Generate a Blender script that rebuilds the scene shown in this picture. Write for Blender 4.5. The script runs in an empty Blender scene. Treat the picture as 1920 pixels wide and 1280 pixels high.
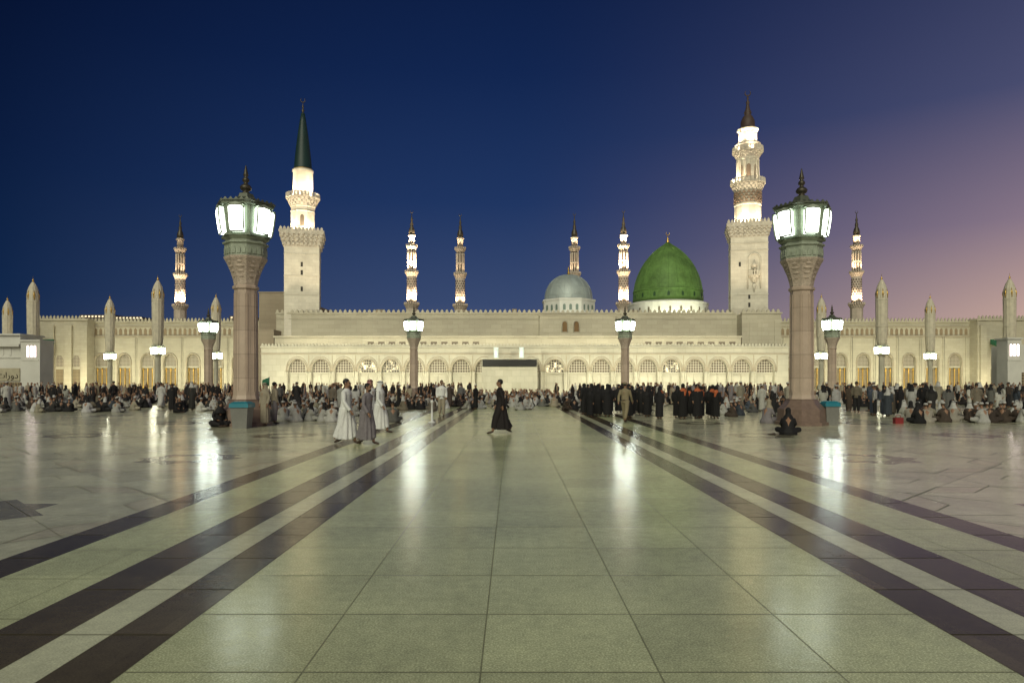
import bpy, bmesh, math, random
from math import sin, cos, pi, radians, sqrt
from mathutils import Vector, Matrix
from mathutils.bvhtree import BVHTree
random.seed(7)
scn=bpy.context.scene
COL=scn.collection
EYE=1.65; F=1300.0; HZ=716.0
def PX(px,D): return (px-960.0)/F*D
def PZ(py,D): return EYE+(HZ-py)/F*D

# ------------------------------------------------------------ materials
class NT:
    def __init__(s,mat):
        s.t=mat.node_tree; s.n=s.t.nodes; s.l=s.t.links
    def new(s,typ,**k):
        nd=s.n.new(typ)
        for a,b in k.items(): setattr(nd,a,b)
        return nd
    def link(s,a,b): s.l.new(a,b)
    def m(s,op,a,b=None,c=None,clamp=False):
        nd=s.n.new('ShaderNodeMath'); nd.operation=op; nd.use_clamp=clamp
        for i,v in enumerate((a,b,c)):
            if v is None: continue
            if isinstance(v,(int,float)): nd.inputs[i].default_value=v
            else: s.l.new(v,nd.inputs[i])
        return nd.outputs[0]
    def mix(s,f,a,b,mode='MIX'):
        nd=s.n.new('ShaderNodeMix'); nd.data_type='RGBA'; nd.blend_type=mode
        for inp,v in ((nd.inputs[0],f),(nd.inputs[6],a),(nd.inputs[7],b)):
            if isinstance(v,(int,float)): inp.default_value=v
            elif isinstance(v,tuple): inp.default_value=(v[0],v[1],v[2],1)
            else: s.l.new(v,inp)
        return nd.outputs[2]
    def noise(s,vec,scale,detail=3,rough=.55):
        nd=s.n.new('ShaderNodeTexNoise'); nd.inputs['Scale'].default_value=scale
        nd.inputs['Detail'].default_value=detail; nd.inputs['Roughness'].default_value=rough
        if vec is not None: s.l.new(vec,nd.inputs['Vector'])
        return nd.outputs['Fac']
    def ramp(s,f,stops):
        nd=s.n.new('ShaderNodeValToRGB'); cr=nd.color_ramp
        while len(cr.elements)<len(stops): cr.elements.new(.5)
        for e,(p,c) in zip(cr.elements,stops):
            e.position=p; e.color=(c[0],c[1],c[2],1)
        s.l.new(f,nd.inputs[0]); return nd.outputs[0]
MATS={}
def mat(name,col,rough=.7,metal=0,var=.2,scale=1.5,fine=14,bump=.0,emit=None,estr=0,objcol=False,blocks=None,spec=.4):
    if name in MATS: return MATS[name]
    m=bpy.data.materials.new(name); m.use_nodes=True; t=NT(m)
    b=t.n['Principled BSDF']
    tc=t.new('ShaderNodeTexCoord').outputs['Object']
    n1=t.noise(tc,scale,4); n2=t.noise(tc,fine,3)
    f=t.m('ADD',t.m('MULTIPLY',n1,.65),t.m('MULTIPLY',n2,.35))
    lo=1-var*1.6; hi=1+var
    g=t.m('MULTIPLY_ADD',f,(hi-lo)*1.6,lo-.3*(hi-lo))
    if objcol: base=t.new('ShaderNodeObjectInfo').outputs['Color']
    else:
        r=t.new('ShaderNodeRGB'); r.outputs[0].default_value=(*col,1); base=r.outputs[0]
    if blocks:
        bw,bh,dk=blocks
        sp=t.new('ShaderNodeSeparateXYZ'); t.link(tc,sp.inputs[0])
        cb=t.new('ShaderNodeCombineXYZ'); t.link(t.m('ADD',sp.outputs[0],sp.outputs[1]),cb.inputs[0]); t.link(sp.outputs[2],cb.inputs[1])
        br=t.new('ShaderNodeTexBrick'); t.link(cb.outputs[0],br.inputs['Vector'])
        br.inputs['Scale'].default_value=1; br.inputs['Brick Width'].default_value=bw; br.inputs['Row Height'].default_value=bh
        br.inputs['Mortar Size'].default_value=.02
        br.inputs['Color1'].default_value=(1,1,1,1); br.inputs['Color2'].default_value=(.90,.89,.88,1); br.inputs['Mortar'].default_value=(dk,dk,dk,1)
        base=t.mix(1.0,base,br.outputs['Color'],'MULTIPLY')
    cc=t.new('ShaderNodeCombineXYZ')
    for i in range(3): t.link(g,cc.inputs[i])
    out=t.mix(1.0,base,cc.outputs[0],'MULTIPLY')
    t.link(out,b.inputs['Base Color'])
    b.inputs['Roughness'].default_value=rough; b.inputs['Metallic'].default_value=metal
    b.inputs['Specular IOR Level'].default_value=spec
    if bump:
        bp=t.new('ShaderNodeBump'); bp.inputs['Strength'].default_value=bump; bp.inputs['Distance'].default_value=.05
        t.link(n2,bp.inputs['Height']); t.link(bp.outputs[0],b.inputs['Normal'])
    if emit:
        b.inputs['Emission Color'].default_value=(*emit,1); b.inputs['Emission Strength'].default_value=estr
    MATS[name]=m; return m

STONE=mat('cream_stone',(.45,.415,.315),.75,blocks=(1.6,.6,.76),scale=.18,var=.2)
STONE2=mat('pale_marble_cladding',(.48,.455,.36),.6,scale=.3,var=.2,blocks=(1.1,.8,.78))
STONED=mat('brown_stone',(.30,.25,.18),.8,scale=.3,var=.15,blocks=(1.6,.6,.8))
CARVE=mat('carved_stone',(.55,.50,.41),.7,scale=2,fine=5,var=.35,bump=.6)
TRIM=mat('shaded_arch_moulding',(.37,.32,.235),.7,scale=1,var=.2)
SHAFT=mat('white_minaret_stone',(.62,.58,.475),.7,scale=.8,var=.16,blocks=(1.0,.5,.82))
FARST=mat('dimmed_minaret_stone',(.54,.46,.37),.8,scale=.3,var=.2,blocks=(2,1,.75))  # dim lighting of the far minarets is partly set into this darker base
FARDK=mat('dark_patterned_stone',(.10,.08,.07),.8,scale=.5,var=.3)
DARK=mat('shadowed_opening',(.03,.025,.02),.6)
VENT=mat('shaded_vent',(.13,.105,.075),.7)
BLACK=mat('black_panel',(.006,.006,.006),.5)
GREEN=mat('green_dome_paint',(.125,.235,.062),.6,scale=.4,fine=2.2,var=.45,blocks=(1.2,.8,.80),spec=.25)
SILVER=mat('lead_dome_sheet',(.37,.42,.40),.48,metal=.2,scale=.6,var=.22,blocks=(1.0,1.6,.7))
CONEG=mat('dark_green_lead',(.012,.035,.03),.5,scale=.8)
GOLD=mat('gilded_metal',(.62,.40,.10),.35,metal=.8,scale=3,var=.25)
BRONZE=mat('dark_bronze',(.08,.07,.05),.45,metal=.6,scale=5)
BULB=mat('brown_minaret_cap',(.07,.045,.035),.6)
WHITE=mat('white_render',(.58,.57,.51),.7,scale=.6,var=.15)
METALG=mat('green_grey_lantern_metal',(.33,.37,.28),.5,metal=.05,scale=4,fine=30,var=.35,bump=.3)
METALC=mat('green_bronze_core_metal',(.14,.17,.115),.5,metal=.2,scale=4,fine=30,var=.35,bump=.3)
METALD=mat('dark_lantern_roof_metal',(.10,.11,.08),.45,metal=.3,scale=4,fine=30,var=.35)
POST=mat('pinkish_post_marble',(.49,.385,.30),.5,scale=2.0,fine=20,var=.16,blocks=(50,.9,.72))
POSTC=mat('carved_post_marble',(.50,.41,.325),.6,scale=8,fine=16,var=.3,bump=.5)
BASEM=mat('brown_granite_base',(.20,.14,.11),.35,scale=6,fine=60,var=.3)
PANE=mat('lit_milk_glass',(.8,.85,.8),.3,emit=(.90,1.0,.88),estr=34)
PANEN=mat('lit_milk_glass_dimmed',(.8,.85,.8),.3,emit=(.90,1.0,.88),estr=6.5)
PANEW=mat('lit_warm_glass',(.8,.8,.75),.3,emit=(1,.97,.72),estr=22)
PANEP=mat('lit_window_glass',(.8,.8,.8),.3,emit=(1,.80,.80),estr=4)
CANV=mat('folded_umbrella_canvas',(.56,.51,.39),.6,scale=1.2,var=.22)
TEAL=mat('teal_plastic',(.02,.20,.26),.4)
GREY=mat('grey_metal',(.2,.2,.18),.5)
AWN=mat('green_awning_cloth',(.02,.12,.06),.7)
SKIN=mat('skin',(.27,.15,.09),.55,scale=8,var=.1)
HAIR=mat('black_hair',(.012,.010,.009),.6)
EYEM=mat('eye',(.03,.02,.015),.2)
CLOTH=mat('garment_cloth',(1,1,1),.85,objcol=True,scale=7,fine=25,var=.22,bump=.5)
CW=mat('white_cloth',(.74,.74,.71),.85,scale=7,fine=25,var=.14,bump=.4)
CWC=mat('dull_white_cloth',(.48,.47,.44),.85,scale=7,fine=25,var=.2,bump=.4)  # duller white for the crowd's caps, headcloths and veils
CG=mat('grey_mauve_cloth',(.20,.18,.19),.85,scale=7,var=.15,bump=.4)
CB=mat('black_cloth',(.010,.009,.010),.8,scale=7,var=.2)
CBR=mat('dark_brown_cloth',(.013,.009,.009),.8,scale=7,var=.2)
CK=mat('khaki_cloth',(.24,.20,.12),.85,scale=7,var=.15,bump=.4)
CRED=mat('pink_check_cloth',(.42,.2,.18),.85,scale=30,var=.4)
COR=mat('orange_cloth',(.42,.10,.03),.7)
CBE=mat('beige_cloth',(.30,.26,.19),.85,scale=7,var=.15)
LEATH=mat('brown_leather',(.05,.03,.02),.6)

def lattice(name,k,warm,barcol=(.44,.40,.31),glow=1.0,spots=False):
    m=bpy.data.materials.new(name); m.use_nodes=True; t=NT(m); b=t.n['Principled BSDF']
    tc=t.new('ShaderNodeTexCoord').outputs['Object']; sp=t.new('ShaderNodeSeparateXYZ'); t.link(tc,sp.inputs[0])
    a=t.m('COSINE',t.m('MULTIPLY',sp.outputs[0],k)); c=t.m('COSINE',t.m('MULTIPLY',sp.outputs[2],k))
    h=t.m('ABSOLUTE',t.m('MULTIPLY',a,c)); gap=t.m('GREATER_THAN',h,.28)
    t.link(t.mix(gap,barcol,(.05,.04,.03)),b.inputs['Base Color'])
    n=t.noise(tc,.35 if not spots else 1.6,2)
    if spots: n=t.m('MULTIPLY',t.m('SUBTRACT',n,.52,clamp=True),8)
    t.link(t.m('MULTIPLY',gap,t.m('MULTIPLY',n,glow)),b.inputs['Emission Strength'])
    b.inputs['Emission Color'].default_value=(*warm,1); b.inputs['Roughness'].default_value=.7
    return m
LATT=lattice('pierced_window_screen',9,(1,.75,.42),glow=.14)
LATTB=lattice('bright_pierced_window_screen',9,(1,.85,.5),glow=2.0,spots=True)
LATG=lattice('gilded_door_grille',9,(1,.7,.3),barcol=(.28,.22,.12),glow=.08)  # faint warm glow put into the gaps, no lamp behind the doors

# ------------------------------------------------------------ floor
def floor_material():
    m=bpy.data.materials.new('polished_granite_paving'); m.use_nodes=True; t=NT(m); b=t.n['Principled BSDF']
    pos=t.new('ShaderNodeNewGeometry').outputs['Position']; sp=t.new('ShaderNodeSeparateXYZ'); t.link(pos,sp.inputs[0])
    x,y=sp.outputs[0],sp.outputs[1]
    u=t.m('SUBTRACT',x,.33); au=t.m('ABSOLUTE',u)
    def band(lo,hi): return t.m('MULTIPLY',t.m('GREATER_THAN',au,lo),t.m('LESS_THAN',au,hi))
    def line(v,period,w,off=0.0):
        f=t.m('FRACT',t.m('DIVIDE',t.m('ADD',v,off+2000*period),period))
        d=t.m('SUBTRACT',.5,t.m('ABSOLUTE',t.m('SUBTRACT',f,.5)))
        return t.m('LESS_THAN',d,w/period*.5)
    cen=t.m('LESS_THAN',au,2.54)
    s1=band(2.54,2.95); s2=band(3.27,3.75); s3=band(4.64,5.08); lt=band(2.95,3.27); mid=band(3.75,4.64)
    dark=t.m('MAXIMUM',s1,t.m('MAXIMUM',s2,s3))
    outer=t.m('GREATER_THAN',au,5.08)
    lx=line(u,1.016,.011,.508); ly=line(y,.987,.018,0)
    jc=t.m('MULTIPLY',cen,t.m('MAXIMUM',lx,ly))
    jd=t.m('MULTIPLY',t.m('MAXIMUM',dark,lt),line(y,.987,.024,.4))
    edge=t.m('MAXIMUM',t.m('MAXIMUM',band(2.535,2.545),band(2.945,2.955)),t.m('MAXIMUM',band(3.265,3.275),band(4.0,4.01)))
    jm=t.m('MULTIPLY',mid,line(y,.987,.018,.1))
    p=t.m('ADD',au,t.m('MULTIPLY',y,1.0)); q=t.m('SUBTRACT',au,t.m('MULTIPLY',y,1.0))
    P=6.4
    cx=t.m('ABSOLUTE',t.m('SUBTRACT',t.m('MODULO',t.m('ADD',t.m('SUBTRACT',au,7.3),P*20+P/2),P),P/2))
    cy=t.m('ABSOLUTE',t.m('SUBTRACT',t.m('MODULO',t.m('ADD',t.m('SUBTRACT',y,8.6),P*20+P/2),P),P/2))
    f8=t.m('MINIMUM',t.m('MAXIMUM',cx,cy),t.m('DIVIDE',t.m('ADD',cx,cy),1.4142))
    i8=t.m('MAXIMUM',t.m('MAXIMUM',cx,cy),t.m('DIVIDE',t.m('ADD',cx,cy),1.4142))
    def near(v,c,w): return t.m('LESS_THAN',t.m('ABSOLUTE',t.m('SUBTRACT',v,c)),w)
    pl=t.m('MAXIMUM',near(f8,1.75,.014),t.m('MAXIMUM',near(i8,2.3,.014),near(f8,2.75,.014)))
    far8=t.m('GREATER_THAN',f8,1.0)
    rays=t.m('MULTIPLY',far8,t.m('MAXIMUM',t.m('LESS_THAN',t.m('ABSOLUTE',t.m('SUBTRACT',cx,cy)),.018),t.m('MAXIMUM',t.m('LESS_THAN',cx,.010),t.m('LESS_THAN',cy,.014))))
    jo=t.m('MULTIPLY',outer,t.m('MAXIMUM',pl,t.m('MAXIMUM',rays,t.m('MAXIMUM',line(p,2.2627,.018),line(q,2.2627,.018)))))
    joint=t.m('MAXIMUM',t.m('MAXIMUM',jc,jd),t.m('MAXIMUM',t.m('MAXIMUM',jm,edge),jo))
    star=t.m('MULTIPLY',t.m('MULTIPLY',t.m('LESS_THAN',f8,.82),t.m('GREATER_THAN',i8,.48)),outer)
    band8=t.m('MULTIPLY',t.m('MULTIPLY',t.m('GREATER_THAN',f8,1.75),t.m('LESS_THAN',i8,2.3)),outer)
    cb=t.new('ShaderNodeCombineXYZ')
    t.link(t.m('FLOOR',t.m('DIVIDE',t.m('ADD',u,.508),1.016)),cb.inputs[0]); t.link(t.m('FLOOR',t.m('DIVIDE',y,.987)),cb.inputs[1])
    wn=t.new('ShaderNodeTexWhiteNoise'); t.link(cb.outputs[0],wn.inputs['Vector'])
    tile=t.m('MULTIPLY_ADD',wn.outputs['Value'],.18,.91)
    cb2=t.new('ShaderNodeCombineXYZ'); t.link(t.m('FLOOR',t.m('DIVIDE',p,2.2627)),cb2.inputs[0]); t.link(t.m('FLOOR',t.m('DIVIDE',q,2.2627)),cb2.inputs[1])
    wn2=t.new('ShaderNodeTexWhiteNoise'); t.link(cb2.outputs[0],wn2.inputs['Vector'])
    tile2=t.m('MULTIPLY_ADD',wn2.outputs['Value'],.26,.84)
    cb3=t.new('ShaderNodeCombineXYZ'); t.link(t.m('FLOOR',t.m('DIVIDE',t.m('ADD',y,.4),.987)),cb3.inputs[1]); t.link(t.m('FLOOR',t.m('MULTIPLY',u,1.5)),cb3.inputs[0])
    wn3=t.new('ShaderNodeTexWhiteNoise'); t.link(cb3.outputs[0],wn3.inputs['Vector'])
    tile=t.m('ADD',t.m('MULTIPLY',tile,t.m('SUBTRACT',1,outer)),t.m('MULTIPLY',tile2,outer))
    fine=t.noise(pos,75,2,.7); mids=t.noise(pos,9,4,.6); big=t.noise(pos,.55,4,.6); vein=t.noise(pos,2.2,5,.65)
    speck=t.m('MULTIPLY_ADD',fine,1.1,.45)
    stain=t.m('MULTIPLY_ADD',t.m('ADD',big,t.m('MULTIPLY',mids,.6)),.9,.31)
    ccen=t.mix(t.m('MULTIPLY',t.m('SUBTRACT',fine,.45,clamp=True),5,clamp=True),(.47,.49,.27),(.60,.62,.37))
    couter=t.mix(vein,(.42,.41,.27),(.64,.62,.44))
    cdark=t.mix(wn3.outputs['Value'],(.055,.043,.022),(.115,.092,.055))
    col=t.mix(outer,ccen,couter)
    col=t.mix(t.m('MULTIPLY',band8,.4),col,(.46,.38,.27))
    col=t.mix(lt,col,(.56,.56,.38))
    col=t.mix(dark,col,cdark)
    col=t.mix(t.m('MULTIPLY',star,.8),col,(.12,.10,.065))
    sh=t.m('MULTIPLY',t.m('MULTIPLY',tile,speck),stain)
    cc=t.new('ShaderNodeCombineXYZ')
    for i in range(3): t.link(sh,cc.inputs[i])
    col=t.mix(1.0,col,cc.outputs[0],'MULTIPLY')
    col=t.mix(t.m('MULTIPLY',joint,.62),col,(.04,.035,.02))
    t.link(col,b.inputs['Base Color'])
    rg=t.m('ADD',t.m('MULTIPLY_ADD',mids,.12,.115),t.m('MULTIPLY',t.m('SUBTRACT',1,outer),.02))
    rg=t.m('ADD',rg,t.m('MULTIPLY',joint,.3))
    t.link(rg,b.inputs['Roughness'])
    t.link(t.m('SUBTRACT',.46,t.m('ADD',t.m('MULTIPLY',joint,.25),t.m('MULTIPLY',dark,.20)),clamp=True),b.inputs['Specular IOR Level'])
    bp=t.new('ShaderNodeBump'); bp.inputs['Strength'].default_value=.06; bp.inputs['Distance'].default_value=.02
    t.link(mids,bp.inputs['Height']); t.link(bp.outputs[0],b.inputs['Normal'])
    return m

# ------------------------------------------------------------ geometry helper
class G:
    def __init__(s): s.b=bmesh.new()
    def face(s,vs,m=0,sm=False):
        try:
            f=s.b.faces.new(vs); f.material_index=m; f.smooth=sm; return f
        except ValueError: return None
    def quad(s,pts,m=0): return s.face([s.b.verts.new(p) for p in pts],m)
    def box(s,x0,x1,y0,y1,z0,z1,m=0):
        v=[s.b.verts.new(p) for p in ((x0,y0,z0),(x1,y0,z0),(x1,y1,z0),(x0,y1,z0),(x0,y0,z1),(x1,y0,z1),(x1,y1,z1),(x0,y1,z1))]
        for i in ((3,2,1,0),(4,5,6,7),(0,1,5,4),(1,2,6,5),(2,3,7,6),(3,0,4,7)): s.face([v[j] for j in i],m)
    def loft(s,rings,m=0,sm=True,cap=True):
        R=[[s.b.verts.new(p) for p in r] for r in rings]
        n=len(R[0])
        for a,c in zip(R,R[1:]):
            for i in range(n): s.face([a[i],a[(i+1)%n],c[(i+1)%n],c[i]],m,sm)
        if cap:
            s.face(list(reversed(R[0])),m,False); s.face(R[-1],m,False)
    def lathe(s,cx,cy,prof,n=24,m=0,rot=0,sm=True,flute=0,sx=1,sy=1):
        rings=[]
        for r,z in prof:
            r=max(r,.002)
            ring=[]
            for i in range(n):
                a=rot+2*pi*i/n; rr=r*(1-(flute if i%2 else 0))
                ring.append((cx+rr*cos(a)*sx,cy+rr*sin(a)*sy,z))
            rings.append(ring)
        s.loft(rings,m,sm)
    def tube(s,pts,rads,m=0,n=8,flat=1.0,closed=False):
        P=[Vector(p) for p in pts]
        if not isinstance(rads,(list,tuple)): rads=[rads]*len(P)
        rings=[]; ref=None
        for i,p in enumerate(P):
            d=(P[min(i+1,len(P)-1)]-P[max(i-1,0)]).normalized()
            if ref is None:
                ref=Vector((1,0,0)) if abs(d.x)<.8 else Vector((0,1,0))
            a=(ref-d*ref.dot(d)).normalized(); c=d.cross(a); ref=a
            rings.append([p+(a*cos(2*pi*k/n)+c*sin(2*pi*k/n)*flat)*rads[i] for k in range(n)])
        s.loft(rings,m)
    def ell(s,c,r,m=0,n=12,rot=None):
        c=Vector(c); rings=[]; k=max(6,n*2//3)
        M=rot or Matrix.Identity(3)
        for i in range(k+1):
            t=-pi/2+pi*i/k; t=max(min(t,pi/2-.08),-pi/2+.08)
            rings.append([c+M@Vector((r[0]*cos(t)*cos(2*pi*j/n),r[1]*cos(t)*sin(2*pi*j/n),r[2]*sin(t))) for j in range(n)])
        s.loft(rings,m)
    def mesh(s,name,mats):
        me=bpy.data.meshes.new(name); s.b.normal_update(); s.b.to_mesh(me)
        for mm in mats: me.materials.append(mm)
        return me
    def obj(s,name,mats,parent=None,loc=(0,0,0),**k):
        if not isinstance(mats,(list,tuple)): mats=[mats]
        o=bpy.data.objects.new(name,s.mesh(name,mats)); COL.objects.link(o); o.location=loc
        if parent: o.parent=parent
        for a,b in k.items(): o[a]=b
        s.b.free(); return o
def empty(name,loc,label,cat,**k):
    o=bpy.data.objects.new(name,None); COL.objects.link(o); o.location=loc; o.empty_display_size=.5
    o['label']=label; o['category']=cat
    for a,b in k.items(): o[a]=b
    return o
def spot(loc,aim,energy,color,radius=.1,size=130,blend=.8):
    d=bpy.data.lights.new('flood_light','SPOT'); d.energy=energy; d.color=color; d.shadow_soft_size=radius
    d.spot_size=radians(size); d.spot_blend=blend
    o=bpy.data.objects.new('flood_light',d); COL.objects.link(o); o.location=loc
    o.rotation_euler=(Vector(aim)-Vector(loc)).to_track_quat('-Z','Y').to_euler(); return o
def strip(loc,aim,sx,sy,energy,color):
    d=bpy.data.lights.new('flood_light_strip','AREA'); d.shape='RECTANGLE'; d.size=sx; d.size_y=sy; d.energy=energy; d.color=color
    o=bpy.data.objects.new('flood_light_strip',d); COL.objects.link(o); o.location=loc
    v=Vector(aim)-Vector(loc); o.rotation_euler=(math.atan2(v.y,-v.z),0,0); return o
def copy_tree(src,loc,rotz=0,label=None):
    o=src.copy(); COL.objects.link(o); o.location=loc; o.rotation_euler=(0,0,rotz)
    if label: o['label']=label
    for c in src.children:
        cc=c.copy(); COL.objects.link(cc); cc.parent=o
        for d in c.children:
            dd=d.copy(); COL.objects.link(dd); dd.parent=cc
    return o

def archc(hw,zs,rise,n=12):
    return [(-hw*cos(pi*i/n),zs+rise*max(sin(pi*i/n),0)**.85) for i in range(n+1)]
def arch_wall(g,xs,hw,zs,rise,x0,x1,z0,z1,yf,dep,m=0):
    bs=[x0]+[(a+b)/2 for a,b in zip(xs,xs[1:])]+[x1]
    for c,a,b in zip(xs,bs,bs[1:]):
        g.quad([(a,yf,z0),(c-hw,yf,z0),(c-hw,yf,z1),(a,yf,z1)],m)
        g.quad([(c+hw,yf,z0),(b,yf,z0),(b,yf,z1),(c+hw,yf,z1)],m)
        A=[(c+p[0],p[1]) for p in archc(hw,zs,rise)]
        for p,q in zip(A,A[1:]):
            g.quad([(p[0],yf,p[1]),(q[0],yf,q[1]),(q[0],yf,z1),(p[0],yf,z1)],m)
        O=[(c-hw,z0)]+A+[(c+hw,z0)]
        for p,q in zip(O,O[1:]):
            g.quad([(p[0],yf,p[1]),(p[0],yf+dep,p[1]),(q[0],yf+dep,q[1]),(q[0],yf,q[1])],m)
def merlons(g,x0,x1,y,z,w,h,gap,th=.25,m=0):
    x=x0; prof=[]
    while x+w<=x1+.01:
        c=x+w/2
        prof+= [(x,z+.06),(x,z+h*.55),(c,z+h),(x+w,z+h*.55),(x+w,z+.06)]
        x+=w+gap
    for (xa,za),(xb,zb) in zip(prof,prof[1:]):
        if abs(xb-xa)<1e-6: 
            g.quad([(xa,y,za),(xa,y,zb),(xa,y+th,zb),(xa,y+th,za)],m); continue
        g.quad([(xa,y,z),(xb,y,z),(xb,y,zb),(xa,y,za)],m)
        g.quad([(xb,y+th,z),(xa,y+th,z),(xa,y+th,za),(xb,y+th,zb)],m)
        g.quad([(xa,y,za),(xb,y,zb),(xb,y+th,zb),(xa,y+th,za)],m)
    bmesh.ops.remove_doubles(g.b,verts=g.b.verts,dist=.0005)
def crescent(g,c,r,m=0):
    pts=[];rad=[]
    for i in range(13):
        a=radians(120+(300*i/12))
        pts.append((c[0]+r*cos(a),c[1],c[2]+r*sin(a))); rad.append(r*.05+r*.2*sin(pi*i/12))
    g.tube(pts,rad,m,6)

# ------------------------------------------------------------ ground
g=G(); S=1500
g.quad([(-S,-60,0),(S,-60,0),(S,2*S,0),(-S,2*S,0)])
o=g.obj('plaza_ground',floor_material()); o['kind']='structure'

# ------------------------------------------------------------ mosque, main block
mosque=empty('mosque',(0,99,0),'long cream stone mosque with arcaded front and crenellated roofline','mosque')
MO=(0,-99,0)
def mpart(g,name,mats,parent=None,**k):
    return g.obj(name,mats,parent or mosque,loc=MO if parent is None else (0,0,0),**k)
xs=[-29.45+3.208*n for n in range(21)]
AX0,AX1=-34.35,37.86; AZ=6.33; AY=95
g=G()
arch_wall(g,xs,1.22,3.0,1.72,AX0,AX1,0,AZ,AY,.55)
g.quad([(AX0,AY,AZ),(AX1,AY,AZ),(AX1,AY+4,AZ),(AX0,AY+4,AZ)])
g.quad([(AX0,AY,0),(AX0,AY,AZ),(AX0,AY+4,AZ),(AX0,AY+4,0)]); g.quad([(AX1,AY,0),(AX1,AY+4,0),(AX1,AY+4,AZ),(AX1,AY,AZ)])
g.box(AX0-.12,AX1+.12,AY-.16,AY+.6,AZ+.003,AZ+.2)
g.box(AX0-.06,AX1+.06,AY-.09,AY-.003,5.45,5.62,1)
for c in xs:
    for s in(-1,1):
        g.lathe(c+s*1.36,AY-.06,[(.16,0),(.16,.5),(.10,.55),(.095,2.75),(.15,2.85),(.17,3.05)],8)
    A=[(c+1.1*p[0],AY-.02,p[1]+.06) for p in archc(1.24,3.0,1.75,16)]
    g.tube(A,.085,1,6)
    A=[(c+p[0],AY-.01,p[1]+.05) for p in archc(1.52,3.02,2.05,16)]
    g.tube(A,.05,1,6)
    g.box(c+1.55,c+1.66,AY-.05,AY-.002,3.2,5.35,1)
mpart(g,'arcade_wall',[STONE2,TRIM])
g=G(); merlons(g,AX0,AX1,AY-.05,AZ+.2,.34,.42,.12); mpart(g,'parapet',STONE2)
bright={3,4,11,16}
for i,c in enumerate(xs):
    g=G(); y=AY+.42
    A=[(c+p[0],p[1]) for p in archc(1.2,3.0,1.70)]
    g.face([g.b.verts.new((p[0],y,p[1])) for p in A])
    mpart(g,'window',LATTB if i in bright else LATT)
g=G(); g.box(AX0+.2,AX1-.2,AY+.55,AY+.8,0,6.2)
for c in xs:
    g.box(c-1.22,c+1.22,AY+.3,AY+.548,2.82,3.0)
    for dx in(-.62,.62): g.box(c+dx-.5,c+dx+.5,AY+.49,AY+.547,.25,2.6)
    g.box(c-.05,c+.05,AY+.44,AY+.546,0,2.82)
mpart(g,'infill_panel',STONE2)
g=G()
g.box(-33.9,32.7,99,103,0,8.0); g.box(-34.05,32.85,98.85,103,8.003,8.25)
g.box(-33.9,32.7,98.92,98.997,6.85,6.95)
mpart(g,'terrace_wall',STONE)
g=G(); g.box(-33.9,32.7,98.98,98.995,6.98,7.5,0)
for a,b in((-20.6,-5),(19,32)):
    x=a
    while x<b-.5:
        g.box(x,x+.9,98.96,98.978,7.02,7.4,1); x+=1.5
mpart(g,'vent_band',[STONE,VENT])
g=G(); g.box(-35.1,33.8,103.2,140,0,11.75); g.box(-35.2,33.3,103.05,103.6,11.753,11.95)
g.box(4.1,15.3,102.6,103.197,8.253,11.4); g.box(3.95,15.45,102.5,103.196,11.403,11.6)
for z in(8.9,11.0): g.box(4.4,15.0,102.55,102.597,z,z+.06)
g.box(-35.1,4,103.12,103.197,11.0,11.1); g.box(15.5,33.2,103.12,103.197,11.0,11.1)
mpart(g,'upper_wall',STONE)
g=G(); merlons(g,-35.1,33.2,103.1,11.95,.42,.5,.3); mpart(g,'parapet',STONE)
for px in(1059,1081):
    c=PX(px,102.5); g=G()
    A=[(c+p[0],p[1]) for p in archc(.33,10.1,.5)]
    g.loft([[(c-.33,102.53,9.1)]+[(p[0],102.53,p[1]) for p in A]+[(c+.33,102.53,9.1)],[(c-.33,102.59,9.1)]+[(p[0],102.59,p[1]) for p in A]+[(c+.33,102.59,9.1)]],0,False)
    w=mpart(g,'window',mat('ochre_shutter',(.16,.09,.03),.6))
    g=G(); g.tube([(c-.42,102.52,9.0)]+[(c+1.25*p[0],102.52,p[1]+.05) for p in archc(.33,10.1,.55)]+[(c+.42,102.52,9.0)],.05,0,6)
    g.obj('window_frame',STONE2,w)
g=G(); g.box(33.5,39.2,101,138,0,11.6); g.box(33.4,39.35,100.85,101.4,11.603,11.8)
for x in(34.6,36.4,38.2): g.box(x,x+.9,100.93,100.997,1,10.6)
mpart(g,'stair_block',STONE)
g=G(); merlons(g,33.5,39.2,100.9,11.8,.42,.5,.3); mpart(g,'parapet',STONE)
g=G(); g.box(-39.4,-35.3,108,138,0,15.5); g.box(-39.5,-35.2,107.9,108.3,15.503,15.7); g.box(-39.4,-34.35,100,107.8,0,9.2)
mpart(g,'side_block',STONED)
g=G()
for x,w_,h_ in((-22,1.2,1.0),(-9,2.0,.8),(0,.8,1.1),(19,1.4,.9)): g.box(x,x+w_,112,114,11.752,11.752+h_+.6)
mpart(g,'roof_service_box',STONED)
g=G(); g.box(-3.95,3.32,90.2,94.8,0,4.62); g.box(-4.08,3.45,90.05,94.8,4.623,4.8)
g.box(-3.9,-3.5,90.1,90.197,0,3.6); g.box(2.87,3.27,90.1,90.197,0,3.6); g.box(-3.4,2.8,90.14,90.197,3.3,3.5)
mpart(g,'gate_house',STONE2)
g=G(); g.box(-3.85,3.22,90.02,90.1,3.68,4.56); mpart(g,'display_board',BLACK)
for px in(930,978):
    c=PX(px,90.5); g=G(); g.lathe(c,91,[(.33,4.81),(.33,4.85),(.30,4.87),(.30,6.1),(.33,6.12),(.33,6.2)],12)
    mpart(g,'roof_beacon',mat('glowing_beacon_plastic',(.6,.65,.6),.4,emit=(.8,1,.85),estr=.4))
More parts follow.
